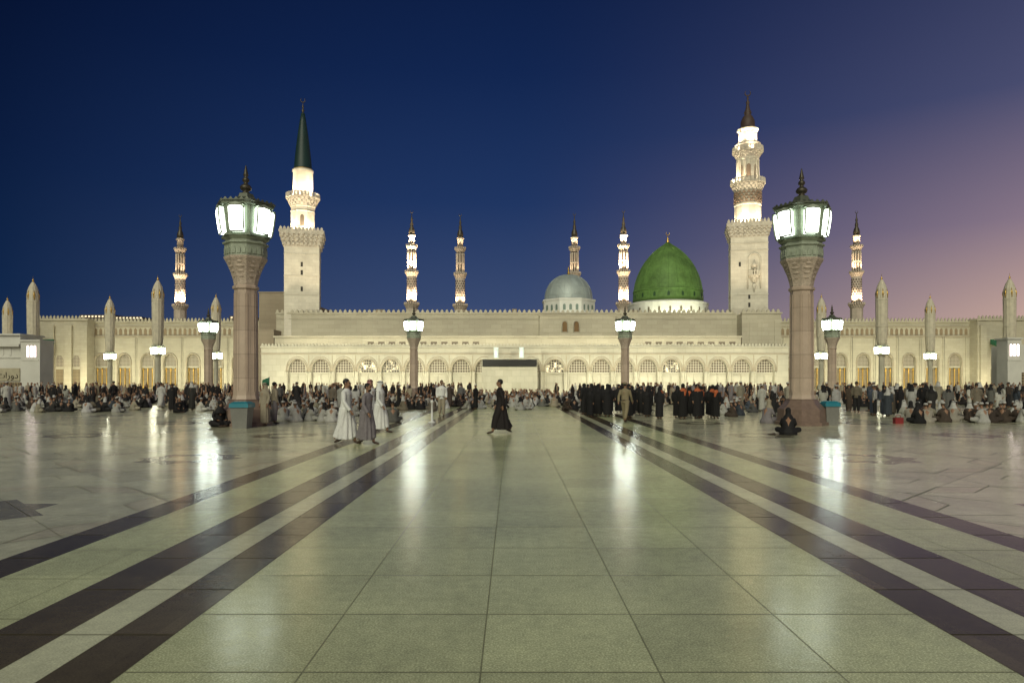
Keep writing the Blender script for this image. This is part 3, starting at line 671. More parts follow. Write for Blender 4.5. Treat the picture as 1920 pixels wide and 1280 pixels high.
# ------------------------------------------------------------ lamp posts
def lamp():
    L=empty('street_lamp',(0,0,0),'tall octagonal marble lamp post with lit hexagonal lantern','street lamp',group='lantern posts across the plaza')
    e=pi/8
    g=G(); g.lathe(0,0,[(.98,0),(.98,.12),(.90,.14),(.87,.62),(.80,.68),(.64,.85),(.58,.95),(.58,1.0)],8,rot=e,sm=False); g.obj('base',BASEM,L)
    g=G(); g.lathe(0,0,[(.50,1.0),(.455,1.15),(.415,5.3)],8,rot=e,sm=False); g.lathe(0,0,[(.44,5.15),(.48,5.18),(.48,5.26),(.44,5.3)],8,rot=e,sm=False)
    for k in range(8):
        a=k*pi/4; c,s_=cos(a),sin(a)
        for t0 in(-.12,.12):
            rr=[]
            for z,R0 in((1.3,.45),(5.0,.42)):
                R=R0*cos(e); rr.append([(q*c-t*s_,q*s_+t*c,z) for q,t in((R-.02,t0-.012),(R+.02,t0-.012),(R+.02,t0+.012),(R-.02,t0+.012))])
            g.loft(rr,0,False)
    g.obj('column',POST,L)
    g=G(); g.lathe(0,0,[(.42,5.302),(.45,5.5),(.54,5.8),(.69,6.15),(.77,6.28),(.79,6.36)],8,rot=e,sm=False)
    for k in range(8):
        a=k*pi/4; c,s_=cos(a),sin(a)
        for z,w,R in((5.62,.08,.43),(5.80,.12,.475),(5.98,.15,.55),(6.14,.10,.615)):
            g.loft([[(q*c-t*s_,q*s_+t*c,z-.07) for q,t in((R-.1,-w*.2),(R,-w*.2),(R,w*.2),(R-.1,w*.2))],[(q*c-t*s_,q*s_+t*c,z) for q,t in((R-.1,-w),(R+.05,-w),(R+.05,w),(R-.1,w))],[(q*c-t*s_,q*s_+t*c,z+.07) for q,t in((R-.1,-w*.2),(R+.05,-w*.2),(R+.05,w*.2),(R-.1,w*.2))]],0,False)
    g.obj('capital',POSTC,L)
    g=G(); g.lathe(0,0,[(.76,6.362),(.76,6.80),(.83,6.84),(.83,6.9),(.75,6.93),(.72,6.97),(.86,7.08)],8,rot=e,sm=False)
    for k in range(8):
        a=k*pi/4; c,s_=cos(a),sin(a); R=.76*cos(e)
        for t0 in(-.19,0,.19):
            g.loft([[(q*c-t*s_,q*s_+t*c,z) for t,z in [(t0-.07,6.44),(t0+.07,6.44),(t0+.07,6.64),(t0,6.74),(t0-.07,6.64)]] for q in(R-.01,R+.03)],0,False)
    g.obj('frieze_box',METALG,L)
    z0,z1=7.09,8.30; r0,r1=.89,1.03
    g=G(); g.lathe(0,0,[(r0-.07,z0),(r1-.07,z1)],6,sm=False)
    for k in range(6):
        a=k*pi/3; c,s_=cos(a),sin(a)
        rr=[]
        for z,r_ in((z0,r0-.02),(z0+.5,r0+.03),(z1,r1)):
            rr.append([(q*c-t*s_,q*s_+t*c,z) for q,t in((r_-.20,-.20),(r_-.08,-.10),(r_-.02,0),(r_-.08,.10),(r_-.20,.20))])
        g.loft(rr,0,False)
    g.lathe(0,0,[(r0-.02,z0-.03),(r0+.05,z0),(r0+.04,z0+.08)],6,sm=False); g.lathe(0,0,[(r1,z1-.1),(r1+.05,z1-.06),(r1+.05,z1)],6,sm=False)
    g.obj('lantern_frame',METALC,L)
    for k in range(6):
        a=k*pi/3+pi/6; c,s_=cos(a),sin(a); ap=cos(pi/6)
        def P3(t,v,o):
            r=r0+(r1-r0)*min(v*1.3,1); R=r*ap+o; hw=.265-.03*(1-v)
            bul=.03*(1-(2*v-1)**2)
            return ((R+bul)*c-t*hw*s_,(R+bul)*s_+t*hw*c,z0+(z1-z0)*v)
        ys=[.08,.2,.35,.5,.65,.76,.82]
        outline=[(-.9,.10),(.9,.10)]+[(1,v) for v in ys[1:]]+[(.8,.86),(0,.88),(-.8,.86)]+[(-1,v) for v in reversed(ys[1:])]
        g=G(); g.loft([[P3(t,v,-.08) for t,v in outline],[P3(t,v,.12) for t,v in outline]],0,False); gl=g.obj('lamp_glass',PANE,L)
        g=G(); g.tube([P3(1.09*t,v,.10) for t,v in outline+outline[:1]],.034,0,5)
        g.loft([[P3(1.08*t,v,-.08) for t,v in ((-1,.89),(0,.97),(1,.89))],[P3(1.08*t,v,.14) for t,v in ((-1,.89),(0,.97),(1,.89))]],0,False)
        g.obj('glass_rim',METALG,gl)
    g=G(); g.lathe(0,0,[(r1+.05,z1+.002),(r1+.10,z1+.03),(r1+.10,z1+.08),(r1-.10,z1+.11),(.54,z1+.22),(.34,z1+.34),(.28,z1+.48),(.24,z1+.50)],6,sm=False)
    for k in range(6):
        for j in range(5):
            a=k*pi/3+pi/6; c,s_=cos(a),sin(a); R=(r1+.07)*cos(pi/6); t0=(-2+j)*.2
            g.loft([[(q*c-t*s_,q*s_+t*c,z1+.08) for q,t in((R-.05,t0-.07),(R,t0-.07),(R,t0+.07),(R-.05,t0+.07))],[(q*c-t*s_,q*s_+t*c,z1+.16) for q,t in((R-.04,t0-.02),(R-.01,t0-.02),(R-.01,t0+.02),(R-.04,t0+.02))]],0,False)
    g.obj('lantern_roof',METALD,L)
    b=z1+.48
    g=G(); g.lathe(0,0,[(.24,b),(.12,b+.08),(.10,b+.12),(.19,b+.18),(.22,b+.26),(.17,b+.34),(.08,b+.40),(.07,b+.45),(.12,b+.50),(.13,b+.56),(.1,b+.62),(.05,b+.66),(.10,b+.72),(.08,b+.8),(.02,b+1.09),(.003,b+1.12)],14); g.obj('finial',BRONZE,L)
    return L
L0=lamp()
lps=[(PX(461,26.4),26.4),(PX(1503,26.8),26.8),(PX(776,75),75),(PX(1172,75),75),(PX(391,77),77),(PX(1560,74),74)]
L0.location=(lps[0][0],lps[0][1],0)
lamps=[L0]+[copy_tree(L0,(x,y,0)) for x,y in lps[1:]]
for L in lamps[:2]:
    for c in L.children:
        if c.name.startswith('lamp_glass'):
            c.material_slots[0].link='OBJECT'; c.material_slots[0].material=PANEN

# ------------------------------------------------------------ folded umbrellas
def umbrella():
    U=empty('folded_umbrella',(0,0,0),'giant closed plaza umbrella with gilded tip and lamp ring','umbrella',group='giant folded umbrellas around the plaza')
    g=G(); g.lathe(0,0,[(.95,0),(.95,.8),(.6,1.0),(.52,1.2),(.48,6.4),(.7,6.8)],8,rot=pi/8,sm=False); g.obj('column',STONE2,U)
    g=G(); g.lathe(0,0,[(.7,6.8),(.9,6.85),(.9,6.95),(.5,7.0)],8,rot=pi/8,sm=False); g.lathe(0,0,[(.5,7.0),(.5,8.3),(.95,8.4),(.95,8.55)],8,rot=pi/8,sm=False)
    for k in range(4):
        a=k*pi/2; g.lathe(1.05*cos(a),1.05*sin(a),[(.2,6.7),(.34,6.85),(.34,6.9),(.2,6.9)],6,sm=False); g.lathe(1.05*cos(a),1.05*sin(a),[(.5,8.1),(.52,8.15),(.1,8.5),(.03,8.8)],6,sm=False)
    g.obj('lamp_bracket',METALG,U)
    for k in range(4):
        a=k*pi/2; g=G(); g.lathe(1.05*cos(a),1.05*sin(a),[(.28,6.92),(.40,8.08)],6,sm=False); g.obj('lantern',PANEW,U)
    g=G(); f=.84
    g.lathe(0,0,[(.85*f,8.56),(1.05*f,9.0),(1.18*f,11),(1.25*f,15),(1.27*f,17.0),(1.22*f,18.2),(1.1*f,19.1),(.8*f,19.9),(.45*f,20.5),(.22,20.8)],24,flute=.05,sm=False)
    g.lathe(0,0,[(1.2*f,11.9),(1.23*f,11.95),(1.23*f,12.1),(1.2*f,12.15)],24,0,sm=False); g.lathe(0,0,[(1.27*f,16.9),(1.30*f,16.95),(1.30*f,17.1),(1.27*f,17.15)],24,0,sm=False)
    g.obj('folded_canopy',CANV,U)
    for k in range(6):
        a=2*pi*k/6+.26; g=G(); g.tube([(f*1.22*cos(a),f*1.22*sin(a),17.3),(f*1.20*cos(a),f*1.20*sin(a),18.2),(f*1.07*cos(a),f*1.07*sin(a),19.1)],[.05,.16,.03],0,5); g.obj('gilded_panel',GOLD,U)
    g=G(); g.lathe(0,0,[(.3,20.6),(.12,20.95),(.2,21.1),(.05,21.3),(.02,21.9)],10); g.obj('gilded_tip',GOLD,U)
    return U
U0=umbrella()
ups=[(296,131),(62,133),(1653,130),(1893,129),(206,160),(405,157),(1540,158),(1744,159),(14,163)]
U0.location=(PX(ups[0][0],ups[0][1]),ups[0][1],0)
for px,D in ups[1:]: copy_tree(U0,(PX(px,D),D,0))

# ------------------------------------------------------------ bins, cordon stand
def bin_(x,y,z,w,h):
    B=empty('waste_bin',(x,y,z),'teal plastic waste bin beside the lamp base','bin')
    g=G(); g.loft([[(-w*.4,-w*.4,0),(w*.4,-w*.4,0),(w*.4,w*.4,0),(-w*.4,w*.4,0)],[(-w*.5,-w*.5,h*.78),(w*.5,-w*.5,h*.78),(w*.5,w*.5,h*.78),(-w*.5,w*.5,h*.78)]],0,False); g.obj('bin_body',GREY,B)
    g=G(); g.loft([[(-w*.56,-w*.56,h*.782),(w*.56,-w*.56,h*.782),(w*.56,w*.56,h*.782),(-w*.56,w*.56,h*.782)],[(-w*.54,-w*.54,h*.93),(w*.54,-w*.54,h*.93),(w*.54,w*.54,h*.93),(-w*.54,w*.54,h*.93)],[(-w*.35,-w*.35,h),(w*.35,-w*.35,h),(w*.35,w*.35,h),(-w*.35,w*.35,h)]],0,False); g.obj('bin_lid',TEAL,B)
bin_(PX(454,24.9),24.9,0,.62,.95); bin_(PX(1556,26.6),26.6,0,.52,.92)
B=empty('cordon_stand',(PX(810,28),28,0),'small white cordon stand on the paving','barrier post')
g=G(); g.lathe(0,0,[(.15,0),(.15,.04),(.04,.08),(.035,.8),(.06,.82),(.06,.9),(.02,.93)],12); g.obj('post',CW,B)

# ------------------------------------------------------------ people
def remesh(g,voxel,mats,name,smooth=2):
    g.b.faces.ensure_lookup_table()
    tree=BVHTree.FromBMesh(g.b); fm=[f.material_index for f in g.b.faces]
    me=bpy.data.meshes.new('tmp'); bmesh.ops.recalc_face_normals(g.b,faces=g.b.faces); g.b.to_mesh(me)
    o=bpy.data.objects.new('tmp',me); COL.objects.link(o)
    md=o.modifiers.new('r','REMESH'); md.mode='VOXEL'; md.voxel_size=voxel
    if smooth:
        m2=o.modifiers.new('s','SMOOTH'); m2.iterations=smooth; m2.factor=.4
    dg=bpy.context.evaluated_depsgraph_get(); dg.update()
    nm=bpy.data.meshes.new_from_object(o.evaluated_get(dg))
    nm.name=name; nm.materials.clear()
    for m in mats: nm.materials.append(m)
    for p in nm.polygons:
        r=tree.find_nearest(p.center)
        p.material_index=fm[r[2]] if r[2] is not None else 0
        p.use_smooth=True
    bpy.data.objects.remove(o); bpy.data.meshes.remove(me); g.b.free()
    return nm
def ringpts(cx,cy,z,rx,ry,n=28,fold=0,k=7,ph=0):
    return [(cx+rx*(1+fold*sin(k*2*pi*i/n+ph))*cos(2*pi*i/n),cy+ry*(1+fold*sin(k*2*pi*i/n+ph))*sin(2*pi*i/n),z) for i in range(n)]
# material tags: 0 skin 1 cloth 2 head cover 3 hair 4 eye 5 shoe
def hand(g,w,d,side,m=0):
    w=Vector(w); d=Vector(d).normalized(); lat=Vector((0,-1,0)); lat=(lat-d*lat.dot(d)).normalized(); nrm=d.cross(lat)*side
    g.tube([w,w+d*.045,w+d*.09],[.026,.036,.034],m,8,flat=.55)
    for i,(o,l) in enumerate(((-.027,.060),(-.009,.074),(.010,.070),(.027,.055))):
        b=w+d*.08+lat*(-o); 
        g.tube([b,b+d*l*.55+nrm*.006,b+d*l*.95+nrm*.024],[.0095,.009,.0075],m,6)
    b=w+d*.03+lat*.025
    g.tube([b,b+lat*.028+d*.025,b+lat*.035+d*.058+nrm*.008],[.012,.011,.009],m,6)
def head(g,c,style,lean=0):
    x,y,z=c
    g.ell((x,y+.012,z+.03),(.076,.094,.092),0); g.ell((x,y-.028,z-.035),(.056,.062,.068),0)
    g.tube([(x,y-.088,z+.02),(x,y-.112,z-.012),(x,y-.094,z-.02)],[.008,.014,.010],0,6)
    for s in(-1,1):
        g.ell((x+s*.078,y+.005,z),(.012,.022,.034),0,8); g.ell((x+s*.030,y-.083,z+.012),(.013,.008,.008),4,8)
        g.ell((x+s*.03,y-.088,z+.032),(.018,.008,.006),3,8)
    g.ell((x,y-.09,z-.05),(.024,.010,.007),3 if style!='woman' else 0,8)
    if style=='hair': g.ell((x,y+.024,z+.045),(.084,.096,.093),3)
    elif style=='beard':
        g.ell((x,y+.024,z+.045),(.084,.096,.093),3); g.ell((x,y-.038,z-.07),(.052,.055,.045),3)
    elif style=='cap':
        g.ell((x,y+.024,z+.025),(.081,.093,.075),3); g.loft([ringpts(x,y+.015,z+.045,.085,.1,16),ringpts(x,y+.015,z+.105,.082,.096,16),ringpts(x,y+.015,z+.128,.05,.06,16)],2)
    elif style=='ghutra':
        g.ell((x,y+.02,z+.05),(.094,.108,.095),2)
        g.loft([ringpts(x,y+.05,z-.20,.17,.12,20,.08,5),ringpts(x,y+.045,z-.1,.125,.10,20,.06,5),ringpts(x,y+.035,z+.02,.10,.092,20),ringpts(x,y+.03,z+.1,.08,.08,20)],2)
        g.tube([(x+.093*cos(t),y+.02+.105*sin(t),z+.085) for t in [2*pi*i/16 for i in range(17)]],.011,3,6)
    elif style=='woman':
        g.ell((x,y+.022,z+.035),(.096,.105,.108),2)
        g.loft([ringpts(x,y+.02,z-.32,.20,.15,20,.05,5),ringpts(x,y+.02,z-.2,.165,.13,20,.04,5),ringpts(x,y+.02,z-.1,.095,.095,20),ringpts(x,y+.03,z,.09,.085,20)],2)
    elif style=='scarf':
        g.ell((x,y+.022,z+.035),(.096,.105,.108),1)
        g.loft([ringpts(x,y+.02,z-.24,.19,.14,20,.05,5),ringpts(x,y+.02,z-.17,.15,.125,20,.04,5),ringpts(x,y+.02,z-.1,.095,.095,20)],2)
        g.loft([ringpts(x,y+.02,z-.1,.093,.093,20),ringpts(x,y+.03,z,.09,.085,20)],1)
        g.tube([(x-.08,y+.13,z-.2),(x-.02,y+.16,z-.45)],[.07,.04],2,8,flat=.4)
def figure(gb,gc,pose='stand',dress='thobe',hd='cap',stride=.0,swing=0,lean=0,fold=.05):
    L=lean
    if pose=='sit':
        hz=.83
        head(gb,(0,-.08,hz),hd)
        gb.tube([(0,.0,.58),(0,-.04,.68),(0,-.06,.76)],[.07,.052,.055],0)
        gb.tube([(0,.08,.1),(0,.08,.3),(0,.03,.5),(0,0,.62)],[.15,.14,.15,.07],0)
        gc.loft([ringpts(0,.03,0.0,.30,.27,28,.03),ringpts(0,.05,.10,.30,.25,28,.04),ringpts(0,.07,.22,.21,.18,28,.03),ringpts(0,.05,.40,.20,.145,28,.02),ringpts(0,.02,.54,.215,.125,28),ringpts(0,.0,.61,.15,.09,28),ringpts(0,-.02,.65,.06,.06,28)],1)
        for s in(-1,1):
            gc.tube([(s*.08,.02,.13),(s*.36,-.20,.17),(s*.10,-.36,.08)],[.12,.10,.075],1,10)
            gb.ell((s*.06,-.38,.045),(.10,.05,.04),5)
            gc.tube([(s*.17,.02,.57),(s*.25,-.04,.38),(s*.17,-.2,.27)],[.065,.055,.05],1,10)
            hand(gb,(s*.16,-.21,.265),(-s*.4,-.8,-.2),s)
        return
    hy=-L*1.0
    head(gb,(0,hy-.01,1.61),hd)
    gb.tube([(0,hy*.8+.01,1.38),(0,hy*.9,1.46),(0,hy,1.56)],[.075,.055,.055],0)
    gb.tube([(0,0,.92),(0,hy*.3,1.1),(0,hy*.7,1.32),(0,hy*.8,1.42)],[.14,.125,.14,.07],0)
    for s in(-1,1):
        st=stride*s
        kx=.09*s; foot=(s*.09,-st,.07 if st>=-.01 else .12)
        knee=(s*.09,-st*.45-abs(stride)*.12,.50)
        gb.tube([(kx,0,.94),knee,(foot[0],foot[1]+.02,foot[2]+.02)],[.085,.06,.042],0,10)
        tilt=Matrix.Rotation(radians(-22) if st<-.05 else (radians(12) if st>.05 else 0),3,'X')
        gb.ell((foot[0],foot[1]-.06,foot[2]-.025 if st<-.05 else .042),(.045,.125,.035),5,12,tilt)
        if dress in('trousers','shirt'):
            gc.tube([(kx,0,.95),knee,(foot[0],foot[1]+.02,foot[2]+.06)],[.115,.085,.07],2 if dress=='shirt' else 1,12)
        elif stride>.1:
            gc.tube([(kx*.9,0,.95),(knee[0]*.9,knee[1],knee[2]),(foot[0]*.9,foot[1]*.86+.02,.17)],[.14,.125,.105],1,12)
        sw=swing*s
        sh=(s*.185,hy*.78,1.39); el=(s*.235,hy*.5+sw*.5+.03,1.12); wr=(s*.22,hy*.4+sw*1.05-.04,.90)
        gb.tube([sh,el,wr],[.05,.038,.028],0,8)
        wid=1.5 if dress=='abaya' else 1.0
        gc.tube([sh,((sh[0]+el[0])/2,(sh[1]+el[1])/2,(sh[2]+el[2])/2),el,wr],[.068*min(wid,1.2),.062*wid,.054*wid,.05*wid],1,12)
        hand(gb,wr,(wr[0]*0,wr[1]-el[1],wr[2]-el[2]),s)
    if dress in('thobe','abaya'):
        a=abs(stride); w=1.18 if dress=='abaya' else 1.0
        gc.loft([ringpts(0,a*.1,.13,.185*w,.14*w+a*.42,36,fold*1.8,9,.4),ringpts(0,a*.06,.35,.18*w,.14*w+a*.34,36,fold*1.5,9,.3),
                 ringpts(0,0,.65,.175*w,.145*w+a*.15,36,fold,9,.1),ringpts(0,hy*.2,.95,.175*w,.145*w,36,fold*.5,9),ringpts(0,hy*.5,1.15,.17*w,.13*w,36,fold*.2,9),
                 ringpts(0,hy*.72,1.32,.20,.13,36),ringpts(0,hy*.78,1.40,.185,.11,36),ringpts(0,hy*.85,1.45,.10,.075,36),ringpts(0,hy*.9,1.485,.055,.055,36)],1)
    else:
        gc.loft([ringpts(0,0,.84,.165,.13,28,.02),ringpts(0,hy*.2,.95,.165,.135,28,.03),ringpts(0,hy*.5,1.15,.17,.13,28,.02),ringpts(0,hy*.72,1.32,.20,.135,28),ringpts(0,hy*.78,1.40,.185,.11,28),ringpts(0,hy*.85,1.45,.10,.075,28),ringpts(0,hy*.9,1.475,.058,.058,28)],1)
        gc.lathe(0,0,[(.165,.93),(.172,.95),(.165,.98)],20,5,sy=.82)
def crowd_mesh(nm,voxel,mats,**k):
    g=G(); figure(g,g,**k); return remesh(g,voxel,mats,nm,1)
def hero(loc,rotz,label,cloth,cover=None,scale=1,category='person',**k):
    gb,gc=G(),G(); figure(gb,gc,**k)
    bm_=remesh(gb,.010,[SKIN,cloth,cover or CW,HAIR,EYEM,LEATH],'person_body',1)
    o=bpy.data.objects.new('person',bm_); COL.objects.link(o); o.location=(loc[0],loc[1],loc[2] if len(loc)>2 else 0); o.rotation_euler=(0,0,rotz); o.scale=(scale,)*3
    o['label']=label; o['category']='person'
    cm=remesh(gc,.012,[SKIN,cloth,cover or CW,HAIR,EYEM,LEATH],'garment',2)
    c=bpy.data.objects.new('garment',cm); COL.objects.link(c); c.parent=o
    return o
R=radians
hero((PX(648,18.5),18.5),R(80),'man in long white robe walking across the plaza',CW,hd='hair',stride=.24,swing=.16,lean=.03,fold=.07)
hero((PX(687,18.4),18.4),R(70),'man in grey mauve robe stepping forward with cap',CG,scale=.93,hd='beard',stride=.2,swing=.12,lean=.05,fold=.07)
hero((PX(712,22.6),22.6),R(75),'man in white robe and white headcloth walking',CW,cover=CW,hd='ghutra',stride=.25,swing=.15,lean=.03,scale=.97)
hero((PX(694,24.2),24.2),R(60),'man in cream robe and red checked headcloth',CW,cover=CRED,hd='ghutra',stride=.12,swing=.1)
hero((PX(940,22.3),22.3),R(-88),'bareheaded man in black robe striding alone',CBR,hd='hair',stride=.30,swing=.10,lean=.05,fold=.06)
hero((PX(1172,28.3),28.3),R(150),'uniformed guard in khaki walking with bent arms',CK,cover=CK,hd='cap',dress='trousers',stride=.22,swing=.22,scale=.95)
hero((PX(828,33.5),33.5),R(10),'man in white shirt and pale trousers standing',CW,cover=CBE,hd='hair',dress='shirt',stride=.05)
hero((PX(1478,21.8),21.8),R(160),'woman in black veil sitting on the paving',CB,cover=CB,hd='woman',pose='sit',scale=.88)
hero((PX(412,25.6),25.6),R(40),'woman in black sitting against the lamp base',CB,cover=CB,hd='woman',pose='sit')
hero((PX(496,26.0),26.0),R(-30),'person in beige robe standing beside lamp post',CBE,cover=CBE,hd='ghutra',scale=.93)
hero((PX(515,27.4),27.4),R(130),'man in pale shirt standing near lamp post',CBE,cover=CG,hd='hair',dress='shirt',scale=.95)
hero((PX(1440,27.8),27.8),R(120),'woman in flowered shawl sitting near lamp base',CG,cover=CBE,hd='woman',pose='sit')
g=G()
for dx in(0,.13): g.ell((dx,0,.022),(.045,.13,.02),0); g.tube([(dx-.04,-.03,.03),(dx,-.05,.065),(dx+.04,-.03,.03)],.01,0,6)
o=g.obj('pair_of_sandals',LEATH,loc=(PX(1447,21.6),21.6,0)); o.rotation_euler=(0,0,.9); o['label']='pair of brown sandals lying on the paving'; o['category']='sandals'
g=G(); g.box(-.16,.16,-.1,.1,0,.24); g.tube([(-.1,0,.22),(-.08,0,.34),(.08,0,.34),(.1,0,.22)],.012,0,6); o=g.obj('shopping_bag',mat('red_plastic',(.22,.02,.02),.6),loc=(PX(1684,27.5),27.5,0)); o['label']='small red bag resting on the paving'; o['category']='bag'
B=empty('hand_flag',(PX(505,33),33,0),'small dark green flag on a thin pole','flag')
g=G(); g.tube([(0,0,0),(0,0,1.9)],.015,0,6); g.obj('pole',GREY,B)
g=G(); n=8; g.loft([[(-.05*i+0,.03*sin(i*1.2),1.88-.02*i),(-.05*i,.03*sin(i*1.2)+.01,1.88-.02*i),(-.05*i,.03*sin(i*1.2)+.01,1.5-.03*i),(-.05*i,.03*sin(i*1.2),1.5-.03*i)] for i in range(n)],0); g.obj('flag_cloth',AWN,B)

V=.026
def cm(cover): return [SKIN,CLOTH,cover,HAIR,HAIR,LEATH]
KM={'cap':(crowd_mesh('person_cap',V,cm(CWC),hd='cap'),'standing man in {} robe and white cap'),
 'hair':(crowd_mesh('person_bare',V,cm(CB),hd='hair',dress='shirt'),'standing bareheaded man in {} shirt and dark trousers'),
 'ghu':(crowd_mesh('person_ghutra',V,cm(CWC),hd='ghutra',stride=.08,swing=.08),'standing man in {} robe and headcloth'),
 'walk':(crowd_mesh('person_walk',V,cm(CWC),hd='hair',stride=.24,swing=.15),'walking bareheaded man in {} robe'),
 'wom':(crowd_mesh('person_veiled',V,cm(CB),hd='woman',dress='abaya'),'standing woman in {} gown and black veil'),
 'woml':(crowd_mesh('person_lightveil',V,cm(CWC),hd='woman',dress='abaya',stride=.1),'standing woman in {} gown and white veil'),
 'womo':(crowd_mesh('person_orangescarf',V,cm(COR),hd='scarf',dress='abaya'),'standing woman in {} gown with orange scarf'),
 'scap':(crowd_mesh('person_sit_cap',V,cm(CWC),pose='sit',hd='cap'),'man in {} robe and cap sitting on the ground'),
 'sghu':(crowd_mesh('person_sit_ghutra',V,cm(CWC),pose='sit',hd='ghutra'),'man in {} robe and headcloth sitting'),
 'shair':(crowd_mesh('person_sit_bare',V,cm(CWC),pose='sit',hd='hair'),'bareheaded man in {} clothes sitting'),
 'swom':(crowd_mesh('person_sit_veiled',V,cm(CB),pose='sit',hd='woman'),'woman in {} gown and veil sitting')}
PAL={'white':(.46,.45,.42),'cream':(.32,.29,.23),'beige':(.19,.16,.12),'grey':(.12,.118,.112),'brown':(.06,.043,.033),'blue grey':(.06,.072,.095),'black':(.012,.011,.012),'charcoal':(.035,.033,.032)}
placed=[(x,y,1.1) for x,y in lps]+[(PX(1556,26.6),26.6,.5),(PX(454,24.9),24.9,.5)]
cnt=0
def put(px0,px1,D0,D1,n,kinds,cols,mind=.52,rot=None,gaps=True):
    global cnt
    ph=random.uniform(0,6)
    for _ in range(n):
        for _t in range(40):
            D=D0+(D1-D0)*random.random(); x=PX(random.uniform(px0,px1),D)
            if gaps and sin(x*1.1+ph)+sin(x*.47+D*.9+ph*2)<-.7: continue
            if all((x-a)**2+(D-b)**2>max(mind,c)**2 for a,b,c in placed): break
        else: continue
        placed.append((x,D,mind)); k=random.choice(kinds); me,lab=KM[k]; cn=random.choice(cols)
        o=bpy.data.objects.new('person',me); COL.objects.link(o); o.location=(x,D,0)
        o.rotation_euler=(0,0,(random.uniform(pi-1.0,pi+1.0) if rot is None else rot+random.uniform(-.5,.5)) if random.random()<.7 else random.uniform(0,6.28))
        s_=random.uniform(.84,.99)*(.93 if k[0]=='s' or k[:3]=='wom' else 1); o.scale=(s_*random.uniform(.96,1.12),s_*random.uniform(.96,1.1),s_)
        c=PAL[cn]; f=random.uniform(.65,1.1); o.color=(c[0]*f,c[1]*f,c[2]*f*random.uniform(.92,1.05),1)
        o['label']=lab.format(cn); o['category']='person'; o['group']='worshippers gathered on the plaza'; cnt+=1
SI=['scap','scap','sghu','shair','swom','shair']; ST=['cap','hair','ghu','walk','hair','wom','wom']
LC=['white','cream','white','grey','white','charcoal','cream']; AC=['white','cream','white','grey','charcoal','brown','blue grey','black','black','white','black','beige']
put(-20,425,37,45,58,SI+['swom','swom'],AC+['black','charcoal']); put(-10,430,39,48,10,ST,AC)
put(478,740,28.5,38,34,SI,LC+['black','brown']); put(485,740,33,46,8,ST,AC)
put(745,1085,40,48,34,SI,AC); put(745,895,41,48,5,ST,AC)
put(1088,1240,31.5,39,21,['wom'],['black'],.5); put(1235,1345,30.5,34,13,['womo','womo','wom'],['black'],.5,gaps=False)
put(1350,1480,32,43,16,SI,AC); put(1345,1480,35,46,4,['woml','cap'],AC)
put(1530,1690,33,44,18,['wom','hair','cap','ghu','woml','wom'],AC+['black'])
put(1690,1935,27.6,31.5,32,['scap','scap','sghu','swom','shair','swom'],['white','cream','cream','black','charcoal','white','grey','brown'],.5,gaps=False); put(1690,1940,35,47,24,ST,AC+['black','brown'])
put(500,620,29,32,4,['scap','sghu'],['white','cream'])
print('people',cnt)
SM=[]
for kw,vx in((dict(hd='cap'),.06),(dict(hd='hair',dress='shirt'),.06),(dict(hd='woman',dress='abaya'),.06),(dict(pose='sit',hd='cap'),.06),(dict(pose='sit',hd='woman'),.06),(dict(pose='sit',hd='hair'),.06)):
    g=G(); figure(g,g,**kw); SM.append(remesh(g,vx,[SKIN,CW,CW,HAIR,HAIR,LEATH],'t',0))
tmp=[]
for me in SM:
    tmp.append(([v.co.copy() for v in me.vertices],[(tuple(p.vertices),p.material_index) for p in me.polygons]))
verts=[];faces=[];mi=[]
for i in range(1900):
    D=45.5+41*random.random()**1.15; x=PX(random.uniform(-30,1950),D)
    if sin(x*.8)+sin(x*.33+D*.5)<-1.1: continue
    if any((x-a)**2+(D-b)**2<1.5 for a,b in lps): continue
    gatefront=-4.6<x<4.2
    V_,F_=random.choice(tmp[3:] if gatefront else (tmp+tmp[3:] if D>64 else tmp[:3]+tmp[3:]*7)); a=random.uniform(0,6.28); s_=random.uniform(.82,.97); o_=len(verts); c=random.choice([1,2,2,4,4,5,6,2,4,1]); hc=random.choice([1,4,4,c])
    ca,sa=cos(a)*s_,sin(a)*s_
    verts+= [(x+v.x*ca-v.y*sa,D+v.x*sa+v.y*ca,v.z*s_) for v in V_]
    for f,m in F_:
        faces.append([q+o_ for q in f]); mi.append({0:0,1:c,2:hc,3:3,4:3,5:3}[m])
me=bpy.data.meshes.new('crowd'); me.from_pydata(verts,[],faces)
CW2=mat('off_white_cloth',(.44,.43,.39),.85,scale=2,var=.3)
for m in [SKIN,CW2,CBR,HAIR,CB,CBE,CG,CK]: me.materials.append(m)
me.polygons.foreach_set('material_index',mi); me.polygons.foreach_set('use_smooth',[True]*len(mi))
o=bpy.data.objects.new('crowd',me); COL.objects.link(o); o['kind']='stuff'; o['label']='dense far crowd of worshippers before the mosque wall'; o['category']='crowd'

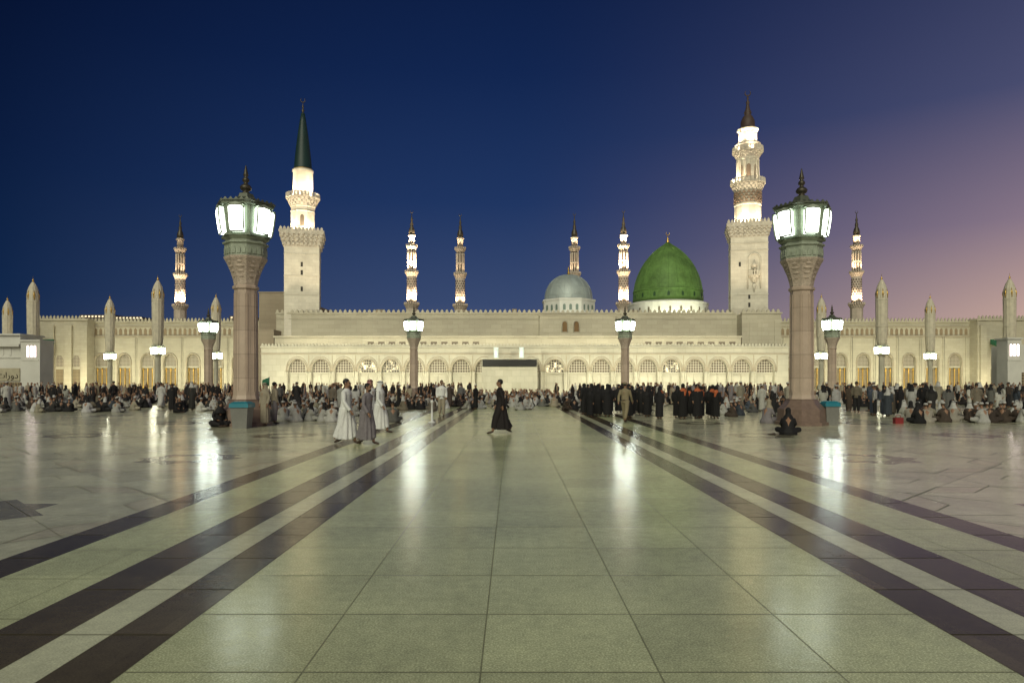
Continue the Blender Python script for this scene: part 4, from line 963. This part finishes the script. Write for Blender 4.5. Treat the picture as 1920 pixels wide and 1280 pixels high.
# ------------------------------------------------------------ light
sd=bpy.data.lights.new('floodlight_stand_in','SUN'); sd.energy=2.2; sd.angle=radians(40); sd.color=(1,.98,.76)  # added soft directional fill from behind the camera, standing in for plaza floodlights
so=bpy.data.objects.new('floodlight_stand_in',sd); COL.objects.link(so); so.rotation_euler=(R(55),0,R(-14))
LW=(1,.95,.70)
for x,y in lps[2:]: spot((x,y+1.4,7.6),(x,y+20,5),4500,LW,.3,120,1)
for x,y in lps[2:4]: spot((x,y+1.4,7.2),(-.3,90,2.2),4200,LW,.2,40,.6)  # extra spots added at the posts only to brighten the gate front
strip((-19.5,90.0,.4),(-19.5,95,4.5),29,.4,1350,LW); strip((21,90.0,.4),(21,95,4.5),32,.4,1450,LW)
strip((0,96.6,6.6),(0,103,9.6),64,.3,850,LW)
strip((gx,113.5,12.2),(gx,121,19),12,.4,520,(.95,1,.72)); strip((sx,122.5,12.2),(sx,130,18),10,.4,180,(.95,1,.85))

# ------------------------------------------------------------ world: dusk sky
w=bpy.data.worlds.new('World'); scn.world=w; w.use_nodes=True
t=NT(w); bg=t.n['Background']
tc=t.new('ShaderNodeTexCoord').outputs['Generated']; sp=t.new('ShaderNodeSeparateXYZ'); t.link(tc,sp.inputs[0])
el=t.m('DIVIDE',t.m('ARCSINE',sp.outputs[2]),radians(32),clamp=True)
az=t.m('ARCTAN2',sp.outputs[0],sp.outputs[1])
def lin(*c): return tuple(((v/255)/12.92 if v/255<=.04045 else ((v/255+.055)/1.055)**2.4) for v in c)
rl=t.ramp(el,[(0,lin(25,48,80)),(.2,lin(17,39,74)),(.5,lin(11,28,62)),(.8,lin(6,18,48)),(1,lin(4,12,37))])
rc=t.ramp(el,[(0,lin(92,97,126)),(.2,lin(57,74,112)),(.45,lin(32,54,98)),(.75,lin(18,38,80)),(1,lin(12,28,65))])
rr=t.ramp(el,[(0,lin(214,182,158)),(.14,lin(190,160,150)),(.34,lin(134,117,134)),(.60,lin(72,76,110)),(1,lin(35,46,82))])
fl=t.m('DIVIDE',t.m('ADD',az,radians(36.5)),radians(36.5),clamp=True)
fr=t.m('DIVIDE',az,radians(36.5),clamp=True)
ifl=t.m('SUBTRACT',1,fl); fl=t.m('SUBTRACT',1,t.m('POWER',ifl,1.7)); fr=t.m('POWER',fr,1.6)
c=t.mix(fl,rl,rc); c=t.mix(fr,c,rr)
t.link(c,bg.inputs['Color']); bg.inputs['Strength'].default_value=1.0

# ------------------------------------------------------------ camera
cd=bpy.data.cameras.new('camera'); cd.sensor_width=36; cd.lens=36*F/1920; cd.shift_y=(HZ-640)/1920; cd.clip_end=6000; cd.clip_start=.1
co=bpy.data.objects.new('camera',cd); COL.objects.link(co); co.location=(0,0,EYE); co.rotation_euler=(pi/2,0,0)
scn.camera=co
scn.view_settings.view_transform='Standard'; scn.view_settings.look='None'; scn.view_settings.exposure=0
